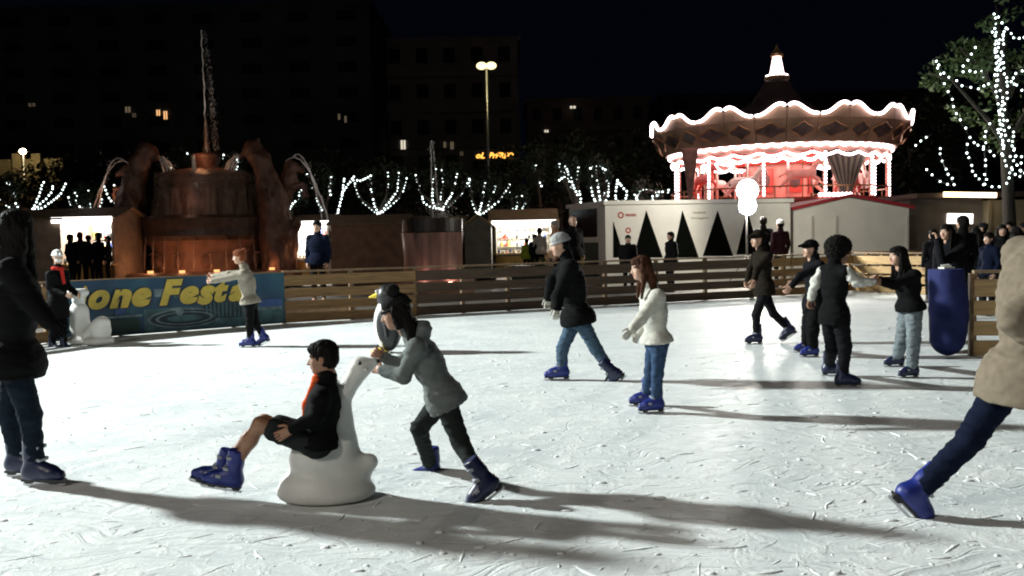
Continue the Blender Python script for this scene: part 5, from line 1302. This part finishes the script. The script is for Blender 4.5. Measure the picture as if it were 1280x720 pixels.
# ---------------- string lights
def bulb_mesh(r): m = MB(); m.ball((0, 0, 0), r, 6, 5); return m
BWL = emat('string_bulb', (.82, 1, .95), 7); BWL2 = emat('string_bulb_far', (.85, 1, .97), 4.5)
_bm = {}
def string_lights(label, paths, r, bm, step, cable_r=.008, group=None, jitter=.0, seed=0):
    """paths: lists of 3D points"""
    rr = random.Random(seed); root = empty('string_lights', paths[0][0]); tag(root, label, 'string lights', group)
    cb = MB()
    if (r, bm.name) not in _bm:
        mbb = MB(); mbb.ball((0, 0, 0), r, 6, 5); t_ = mbb.build('tmp', bm, smooth=True); _bm[(r, bm.name)] = t_.data; bpy.data.objects.remove(t_)
    me = _bm[(r, bm.name)]; cnt = 0
    for pth in paths:
        P = [np.array(p) for p in pth]; 
        if len(P) > 2:      # catmull-rom
            Q = []; E = [2 * P[0] - P[1]] + P + [2 * P[-1] - P[-2]]
            for i in range(1, len(E) - 2):
                for t in np.linspace(0, 1, 9)[:-1]:
                    Q.append(.5 * (2 * E[i] + (E[i + 1] - E[i - 1]) * t + (2 * E[i - 1] - 5 * E[i] + 4 * E[i + 1] - E[i + 2]) * t * t + (3 * E[i] - E[i - 1] - 3 * E[i + 1] + E[i + 2]) * t ** 3))
            Q.append(P[-1])
        else: Q = P
        cb.tube(Q, cable_r, 4)
        acc = 0
        for i in range(len(Q) - 1):
            d = np.linalg.norm(Q[i + 1] - Q[i]); 
            while acc < d:
                p = Q[i] + (Q[i + 1] - Q[i]) * acc / max(d, 1e-6) + A(rr.gauss(0, jitter), rr.gauss(0, jitter), rr.gauss(0, jitter))
                if cnt < 100:
                    o = bpy.data.objects.new('bulb', me); COL.objects.link(o); o.parent = root; o.location = Vector(p - A(*root['_o']))
                cnt += 1; acc += step * rr.uniform(.8, 1.2)
            acc -= d
    cb.build('cable', BLK, root)
    return root
def pollard(label, base, tips, seed, crown=.9, group='bare pollarded trees hung with lights'):
    rt_ = empty('tree', A(base[0], base[1], 0)); tag(rt_, label, 'tree', None)
    m = MB(); b = np.array(base); m.tube([A(b[0], b[1], 0), A(b[0] + .03, b[1], b[2] * .5), b], [.17, .14, .12], 8); m.build('trunk', BARK, rt_, smooth=True)
    m = MB(); 
    for p in tips: pts = [b] + [np.array(x) for x in p[::-1][1:]] ; m.tube(pts, [.07 * (1 - i / len(pts)) + .015 for i in range(len(pts))], 6)
    m.build('limbs', BARK, rt_, smooth=True)
    T = np.array([p[0] for p in tips]); c = T.mean(0); r_ = np.maximum(T.max(0) - T.min(0), 1.2) * .6
    leafy('crown', rt_, c + A(0, .3, -.1), (r_[0] * crown, .8, max(.9, r_[2]) * crown), 900, .09, LEAFD, seed, .5)
    return rt_
fans = [
    (21, 262, [[(-4, 216), (4, 228), (16, 230)], [(18, 242), (19, 252), (22, 260)], [(-6, 240), (4, 253), (16, 262)]], 'short loops of white bulbs at the far left over the left booth'),
    (40, 262, [[(54, 228), (49, 243), (43, 258)], [(66, 233), (62, 243), (45, 260)], [(82, 230), (72, 246), (48, 262)]], 'fan of white bulbs left of the bright white stall'),
    (114, 266, [[(85, 247), (91, 258), (104, 264)], [(94, 241), (98, 256), (108, 264)], [(111, 238), (114, 250), (112, 264)], [(127, 250), (123, 261), (114, 266)]], 'fan of white bulbs directly over the bright white stall'),
    (148, 262, [[(130, 233), (136, 247), (147, 257)], [(143, 231), (152, 246), (147, 257)]], 'diamond loop of white bulbs beside the left side of the fountain'),
    (225, 262, [[(234, 192), (230, 200), (229, 208)], [(214, 210), (212, 230), (210, 250)]], 'short white light strings seen behind the left fountain pier'),
    (290, 262, [[(280, 194), (280, 204), (280, 212)], [(296, 198), (297, 205), (296, 212)], [(301, 242), (298, 248), (296, 252)]], 'short white light strings seen behind the right fountain pier'),
    (362, 262, [[(360, 243), (358, 249), (357, 254)], [(376, 238), (371, 250), (364, 258)]], 'two short white light strings right of the big fountain'),
    (405, 266, [[(384, 218), (392, 236), (398, 254)], [(414, 222), (412, 234), (414, 244)]], 'slanting white light string over the stall behind the bearded man'),
    (420, 271, [[(430, 224), (428, 240), (421, 270)], [(443, 221), (430, 238), (422, 268)], [(463, 220), (450, 226), (444, 224)]], 'white string rising from the left end of the long booth'),
    (472, 266, [[(442, 226), (452, 250), (470, 266)], [(463, 220), (465, 245), (471, 265)], [(485, 216), (483, 245), (473, 266)], [(498, 216), (495, 240), (477, 264)], [(508, 223), (500, 245), (479, 264)]], 'wide fan of white bulbs over the long reddish-brown booth'),
    (553, 262, [[(520, 219), (526, 242), (533, 256)], [(545, 212), (541, 232), (542, 256)], [(553, 213), (553, 235), (549, 258)], [(571, 218), (566, 240), (555, 258)], [(587, 225), (574, 245), (558, 260)]], 'fan of white bulbs above the small fountain'),
    (598, 267, [[(587, 224), (589, 245), (595, 265)], [(606, 229), (603, 250), (598, 266)], [(619, 233), (612, 252), (602, 266)], [(637, 231), (622, 252), (604, 267)]], 'fan of white bulbs rising from the pointed grey-green booth'),
    (645, 266, [[(637, 232), (639, 250), (643, 265)], [(646, 246), (646, 256), (645, 265)], [(652, 245), (650, 256), (647, 265)], [(656, 255), (652, 261), (647, 266)]], 'small fan of white bulbs over the tan canvas roof'),
    (676, 262, [[(670, 207), (672, 222), (677, 234)]], 'single hanging string of white bulbs left of the kiosk roof'),
    (722, 262, [[(699, 205), (708, 225), (719, 250)], [(707, 208), (714, 225), (722, 246)], [(723, 210), (722, 230), (726, 250)], [(712, 226), (704, 222), (696, 226)]], 'leftmost dense cluster of white bulbs above the kiosk window'),
    (750, 258, [[(738, 210), (739, 228), (742, 248)], [(746, 209), (747, 230), (750, 250)], [(756, 212), (756, 230), (754, 248)], [(760, 226), (761, 238), (758, 250)], [(738, 210), (748, 208), (757, 213)]], 'dense cluster of white bulbs above the kiosk left end'),
    (778, 256, [[(772, 226), (770, 236), (770, 248)], [(772, 226), (778, 234), (784, 242)]], 'small peak of white bulbs over the red ring logo'),
    (820, 256, [[(794, 244), (805, 238), (818, 240), (835, 240)], [(798, 239), (797, 246), (796, 250)], [(836, 238), (826, 244), (816, 246)]], 'low row of white bulbs left of the carousel'),
]
FYS = [39, 38.5, 40, 38, 41, 41, 40, 40, 39.5, 41, 42, 42, 43, 40, 36, 36.5, 36, 37]
for i, (bu, bv, arms, lb) in enumerate(fans):
    Y = FYS[i]; P3 = [[D(u, v, Y + .25 * math.sin(3 * k + j)) for j, (u, v) in enumerate(a)] for k, a in enumerate(arms)]; base = D(bu, bv, Y)
    string_lights(lb, [p + ([base] if len(p) > 2 and abs(p[-1][2] - base[2]) < .45 else []) for p in P3], .040, BWL2, .165 if i < 14 else .155, .008, None, .01, i)
    if i in (0, 2, 4, 5, 6, 7, 9, 10, 11, 12, 13, 14, 15, 17):
        pollard('dark bare tree behind the ' + lb.replace(' of white bulbs', ' of bulbs').replace('the ', ''), base - A(0, -.25, 0), P3, i + 50)

# big tree on the right with its light strings
TY = 22.0
def up6(u, v): return (980 + u * .361, v * .361)
tb = D(1266, 240, TY) ; BARKD = mat('bark_dark', (.022, .017, .012), .9, .3, 6, .5, 30, stretch=(1, 1, .2)); tr = empty('tree', tb * A(1, 1, 0)); tag(tr, 'tall green tree wrapped in white bulbs at the right edge', 'tree')
c0 = A(tb[0], TY, 0)
m = MB(); m.tube([c0, c0 + A(-.05, 0, 1.2), c0 + A(-.12, 0, 2.6), c0 + A(-.25, 0, 4.4), c0 + A(-.3, 0, 6.4)], [.20, .16, .14, .11, .06], 10); m.build('trunk', BARKD, tr, smooth=True)
limb = [[D(1262, 190, TY), D(1235, 150, TY), D(1190, 100, TY), D(1160, 90, TY)], [D(1262, 150, TY), D(1230, 90, TY), D(1200, 60, TY - .6)], [D(1262, 110, TY), D(1250, 50, TY), D(1245, 5, TY)], [D(1265, 170, TY), D(1300, 110, TY), D(1330, 60, TY)], [D(1262, 120, TY), D(1290, 50, TY + .8), D(1310, 0, TY + .8)]]
m = MB()
for p in limb: m.tube(p, [.07, .05, .03, .015][:len(p)] if len(p) == 4 else [.07, .04, .015], 7)
m.build('limbs', BARKD, tr, smooth=True)
for k, (u, v, ru, rv, n) in enumerate(((1195, 92, 42, 26, 1500), (1222, 128, 38, 30, 1100), (1240, 50, 52, 40, 2600), (1300, 30, 70, 60, 2600), (1275, 120, 40, 40, 1300), (1210, 45, 28, 20, 800), (1262, 165, 30, 28, 700), (1180, 100, 26, 12, 500))):
    sc = TY / F_PX; leafy('crown', tr, D(u, v, TY + .4), (ru * sc, .8, rv * sc), int(n * .7), .075, LEAF, 70 + k, -.1)
S6 = [[(527, 212), (545, 275), (580, 340), (605, 410), (650, 480), (690, 510), (735, 540)], [(537, 230), (565, 262), (625, 298), (665, 306), (722, 290)], [(727, 50), (733, 110), (735, 170), (736, 250), (735, 330), (745, 400), (765, 550), (810, 610)],
      [(770, 100), (757, 150), (762, 230), (775, 330), (757, 400), (775, 480), (800, 530)], [(630, 500), (640, 550), (665, 610), (700, 640), (735, 655)], [(710, 430), (698, 480), (695, 530), (700, 600), (690, 640)], [(540, 520), (545, 545), (560, 585), (590, 640)], [(495, 590), (530, 620), (578, 645)],
      [(455, 505), (487, 480), (510, 465)], [(790, 580), (770, 630), (735, 655)], [(740, 60), (770, 100), (800, 130), (831, 135)], [(735, 180), (750, 230), (735, 290), (760, 340), (750, 390), (770, 420), (740, 450), (765, 500), (745, 540)], [(790, 280), (810, 300), (840, 330)], [(790, 270), (815, 250), (845, 235)], [(722, 110), (750, 150), (725, 190), (752, 215), (728, 260)], [(831, 600), (800, 560), (780, 540), (830, 545)],
      [(660, 165), (632, 215), (618, 245), (690, 250), (680, 280)], [(780, 440), (800, 470), (790, 500), (815, 560), (820, 620)]]
nm6 = ['long white string slanting down from the tip of the left branch', 'sagging white string between left branch and trunk', 'white string running down the left side of the tall trunk', 'white string running down the right side of the tall trunk', 'white string curving into the lit sign strip', 'short vertical white string over the lit sign strip', 'short white string left of the lit sign strip', 'lowest white string left of the lit sign strip', 'three white bulbs alone in the dark between carousel and tree', 'white string at the trunk foot over the sign strip', 'white string reaching right from the tree top', 'white string wound round the middle of the trunk', 'short white string right of the trunk at the picture edge', 'rising white string right of the trunk at the picture edge', 'white string wound round the upper trunk', 'tangle of white bulbs low at the right picture edge', 'loose white bulbs scattered in the green leaves', 'zigzag of white bulbs low right of the trunk']
for i, p in enumerate(S6):
    P3 = [D(*up6(u, v), TY - .35 + .25 * math.sin(i + j * 1.3)) for j, (u, v) in enumerate(p)]
    string_lights(nm6[i], [P3], .024, BWL, .135 if i in (2, 3, 11, 14) else .2, .007, None, .015, 100 + i)
point('tree_glow', D(1248, 120, TY - 1.0), 3, .3, (.8, 1, .75)); point('tree_glow', D(1205, 100, TY - .9), 2, .3, (.8, 1, .75)); point('tree_glow', D(1262, 40, TY - .9), 3, .3, (.8, 1, .75))

# ---------------- street lamps
def street_lamp(label, u, v, Y, headr, power, colr, es, double=True):
    p = D(u, v, Y); root = empty('street_lamp', p * A(1, 1, 0)); tag(root, label, 'street lamp')
    m = MB(); m.lathe(root['_o'], [(.22, 0), (.22, .25), (.11, .5), (.09, .9)], 12); m.tube([A(p[0], p[1], .5), p - A(0, 0, .05)], [.10, .06], 10); m.tube([p - A(headr, 0, .05), p + A(headr, 0, -.05)], .04, 6); m.build('pole', METAL, root, smooth=True)
    for sx in ((-.55, .55) if double else (0,)):
        c = p + A(sx * headr, 0, .05); m = MB(); m.ball(c, (headr * .55, headr * .35, .14), 12, 6); h_ = m.build('lamp_head', DMETAL, root, smooth=True)
        m = MB(); m.ball(c - A(0, .06, .07), (headr * .62, headr * .36, .22), 12, 8); m.build('lamp_glass', emat('street_lamp_glass', colr, es), h_, smooth=True)
    point('street_lamp_light', p - A(0, .8, .5), power, .3, colr)
street_lamp('tall street lamp with double yellowish head in front of the central building', 608, 82, 52, .50, 130, (1, .84, .42), 2.2)
street_lamp('small bright street lamp above the wall at the far left', 29, 189, 70, .45, 160, (1, .80, .45), 24, False)
WALL = mat('old_wall', (.22, .18, .10), .85, .3, 1, .2, 10)
wp0, wp1 = D(-40, 200, 72), D(78, 200, 72); rt_ = empty('garden_wall', A(wp0[0], 72, 0)); tag(rt_, 'yellowish wall below the small street lamp at the far left', 'wall')
m = MB(); m.box(((wp0[0] + wp1[0]) / 2, 72.2, WZ(20, 201, 72) / 2), (wp1[0] - wp0[0], .4, WZ(20, 201, 72))); m.build('masonry', WALL, rt_)
m = MB(); 
for u in (22, 46): c = D(u, 196, 71.7); m.box((c[0], 71.9, c[2] / 2 + .1), (.7, .8, c[2] + .3))
m.build('pier', WALL, rt_)
m = MB(); m.box(((wp0[0] + wp1[0]) / 2, 72.2, WZ(20, 201, 72) + .06), (wp1[0] - wp0[0], .6, .12)); m.build('coping', WALL, rt_)

# ---------------- dark trees far behind (one crown each)
def far_tree(label, u, vtop, Y, w, seed, vb=262):
    b = D(u, vb, Y); t = D(u, vtop, Y); r_ = empty('tree', b * A(1, 1, 0)); tag(r_, label, 'tree')
    m = MB(); m.tube([b * A(1, 1, 0), (b * A(1, 1, 0)) + A(0, 0, t[2] * .55)], [.28, .12], 8)
    for k in range(4): a = k * 1.6 + seed; m.tube([b * A(1, 1, 0) + A(0, 0, t[2] * .45), b * A(1, 1, 0) + A(w * .3 * math.cos(a), w * .2 * math.sin(a), t[2] * .75)], [.1, .03], 6)
    m.build('trunk', BARK, r_, smooth=True)
    for k in range(3):
        a = seed + k * 2.1; leafy('crown', r_, A(b[0] + .25 * w * math.cos(a), Y + .3 * math.sin(a), t[2] * (.62 + .08 * k)), (w * .38, w * .3, t[2] * .3), 1500, .16, LEAFD, seed * 7 + k, .5)
for i, (u, vt, Y, w, lb) in enumerate(((45, 205, 58, 9, 'dark tree mass below the small street lamp at the far left'), (120, 190, 60, 8, 'dark tree behind the bright white stall'), (440, 195, 55, 8, 'dark tree behind the long brown booth'), (560, 200, 55, 7, 'dark tree behind the small fountain'), (700, 175, 52, 8, 'dark tree with faint green leaves left above the kiosk'), (790, 165, 54, 8, 'dark tree between the kiosk and the carousel'), (1140, 120, 50, 9, 'dark tall tree between carousel and bulb-wrapped tree'))):
    far_tree(lb, u, vt, Y, w, i + 3)

# ---------------- buildings
def building(label, u0, u1, vtop, Y, wallc, floors, cols, depth=12, lit=(), balc=True, litm=None):
    x0, x1 = WX(u0, Y), WX(u1, Y); zt_ = WZ((u0 + u1) / 2, vtop, Y); root = empty('apartment_building', A((x0 + x1) / 2, Y, 0)); tag(root, label, 'building')
    m = MB(); m.box(((x0 + x1) / 2, Y + depth / 2, zt_ / 2), (x1 - x0, depth, zt_)); m.build('wall', wallc, root)
    m = MB(); m.box(((x0 + x1) / 2, Y + depth / 2, zt_ + .25), (x1 - x0 + .6, depth + .6, .5)); m.build('roof', wallc, root)
    fh = zt_ / floors
    if balc:
        for k in range(1, floors): m = MB(); m.box(((x0 + x1) / 2, Y - .5, fh * k + .5), (x1 - x0 - .8, 1.0, 1.0)); m.build('balcony', wallc, root)
    me = None; n_ = 0
    for k in range(floors):
        for j in range(cols):
            if n_ >= 96: break
            x = x0 + (x1 - x0) * (j + .5) / cols; z = fh * (k + .62); w, h_ = (x1 - x0) / cols * .42, fh * .45
            if me is None:
                m = MB(); m.box((0, 0, 0), (w, .06, h_), None, 0)
                for a, b in (((-w / 2, -h_ / 2), (w / 2, -h_ / 2)), ((-w / 2, h_ / 2), (w / 2, h_ / 2)), ((-w / 2, -h_ / 2), (-w / 2, h_ / 2)), ((w / 2, -h_ / 2), (w / 2, h_ / 2)), ((0, -h_ / 2), (0, h_ / 2))): m.beam(A(a[0], -.05, a[1]), A(b[0], -.05, b[1]), .12, .08, 1)
                o = m.build('window', [GLASSF, wallc], root, A(0, 0, 0)); me = o.data; o.location = Vector(A(x, Y - .035, z) - A(*root['_o']))
            else: o = bpy.data.objects.new('window', me); COL.objects.link(o); o.parent = root; o.location = Vector(A(x, Y - .035, z) - A(*root['_o']))
            n_ += 1
    for (u, v, wu, hv, mm, lab) in lit:
        c = D(u, v, Y - .12 if not balc else Y - 1.08); s_ = Y / F_PX; wv = wu * s_; hh = hv * s_
        m = MB(); m.box(c, (wv, .05, hh)); wo = m.build('lit_window', mm, root)
        m = MB(); m.box(c + A(0, -.03, 0), (.12 * min(1, wv), .03, hh)); 
        for sx in (-.5, .5): m.box(c + A(sx * wv, -.03, 0), (.1, .06, hh + .1))
        m.build('frame', wallc, wo)
    return root
BW = mat('facade_dark', (.055, .068, .085), .85, .2, .3); BC = mat('facade_beige', (.24, .21, .18), .85, .2, .3); BR = mat('facade_brown', (.12, .085, .07), .85, .2, .3)
LW = emat('lit_window_warm', (1, .52, .22), 1.1); LWD = emat('lit_window_dim', (1, .75, .5), .12); LWF = emat('lit_window_faint', (1, .7, .45), .06); LWP = emat('lit_window_pale', (1, .9, .7), .8)
building('huge dark apartment block filling the left background with a few lit windows', -60, 470, 12, 88, BW, 10, 9, 14, [(198, 141, 6, 7, LW, ''), (207, 144, 6, 10, LW, ''), (160, 137, 8, 7, LWD, ''), (168, 144, 6, 5, LWF, ''), (424, 146, 4, 7, LWD, ''), (432, 149, 4, 8, LWD, ''), (40, 131, 10, 4, LWF, ''), (205, 9, 22, 4, LWF, '')], balc=False)
cb_ = building('pale eight-storey block behind the double street lamp', 482, 652, 52, 100, BC, 6, 5, 14, [(504, 181, 7, 11, LWP, ''), (556, 181, 4, 7, LWD, ''), (565, 182, 5, 9, LWD, ''), (577, 192, 5, 5, LWF, '')])
building('low dark brown block right of the double street lamp', 662, 812, 128, 96, BR, 5, 6, 12, [(716, 134, 8, 3, LWP, ''), (683, 164, 6, 3, LWP, '')])
building('unlit dark block behind the carousel', 830, 1300, 118, 120, BW, 7, 10, 12, [], balc=False)
# orange LED sign on the central building
se = empty('led_sign', D(617, 194, 84)); tag(se, 'glowing orange LED sign in the dark left of and below the street lamp pole', 'sign')
a, b = D(592, 193.5, 84), D(643, 194.5, 84); m = MB(); m.beam(a + A(0, .1, 0), b + A(0, .1, 0), .95, .12); m.build('panel', BLK, se)
AMB = emat('led_amber', (1, .42, .07), 2.6)
for txt, u0, u1 in (('oL', 595, 606), ('PrEREO', 611, 642)):
    V, F = glyph(txt, .03); lo, hi = V.min(0), V.max(0); p0, p1 = D(u0, 194, 83.9), D(u1, 194.4, 83.9)
    W = [p0 + (p1 - p0) * (p[0] - lo[0]) / (hi[0] - lo[0]) + Z3 * (.55 * (p[1] - lo[1]) / (hi[1] - lo[1]) - .28) for p in V]; obj('led_text', W, F, AMB, se, smooth=False)
m = MB(); m.tube([A(a[0] + .5, 84.1, 0), A(a[0] + .5, 84.1, a[2])], .1, 8); m.tube([A(b[0] - .5, 84.1, 0), A(b[0] - .5, 84.1, a[2])], .1, 8); m.build('support', DMETAL, se)

# ------------------------------------------------------------------ night sky and picture settings
w = bpy.data.worlds.new('World'); scene.world = w; w.use_nodes = True
bg = w.node_tree.nodes['Background']; bg.inputs[0].default_value = (.28, .42, 1, 1); bg.inputs[1].default_value = .0025
vs = scene.view_settings; vs.view_transform = 'Standard'; vs.look = 'None'; vs.exposure = 0; vs.gamma = 1
cy = scene.cycles; cy.use_light_tree = True; cy.max_bounces = 6; cy.transparent_max_bounces = 12; cy.sample_clamp_indirect = 3; cy.sample_clamp_direct = 40; cy.use_denoising = True; cy.filter_width = 2.0
for o in list(scene.objects):
    for k in ('_o', '_j'):
        if k in o: del o[k]
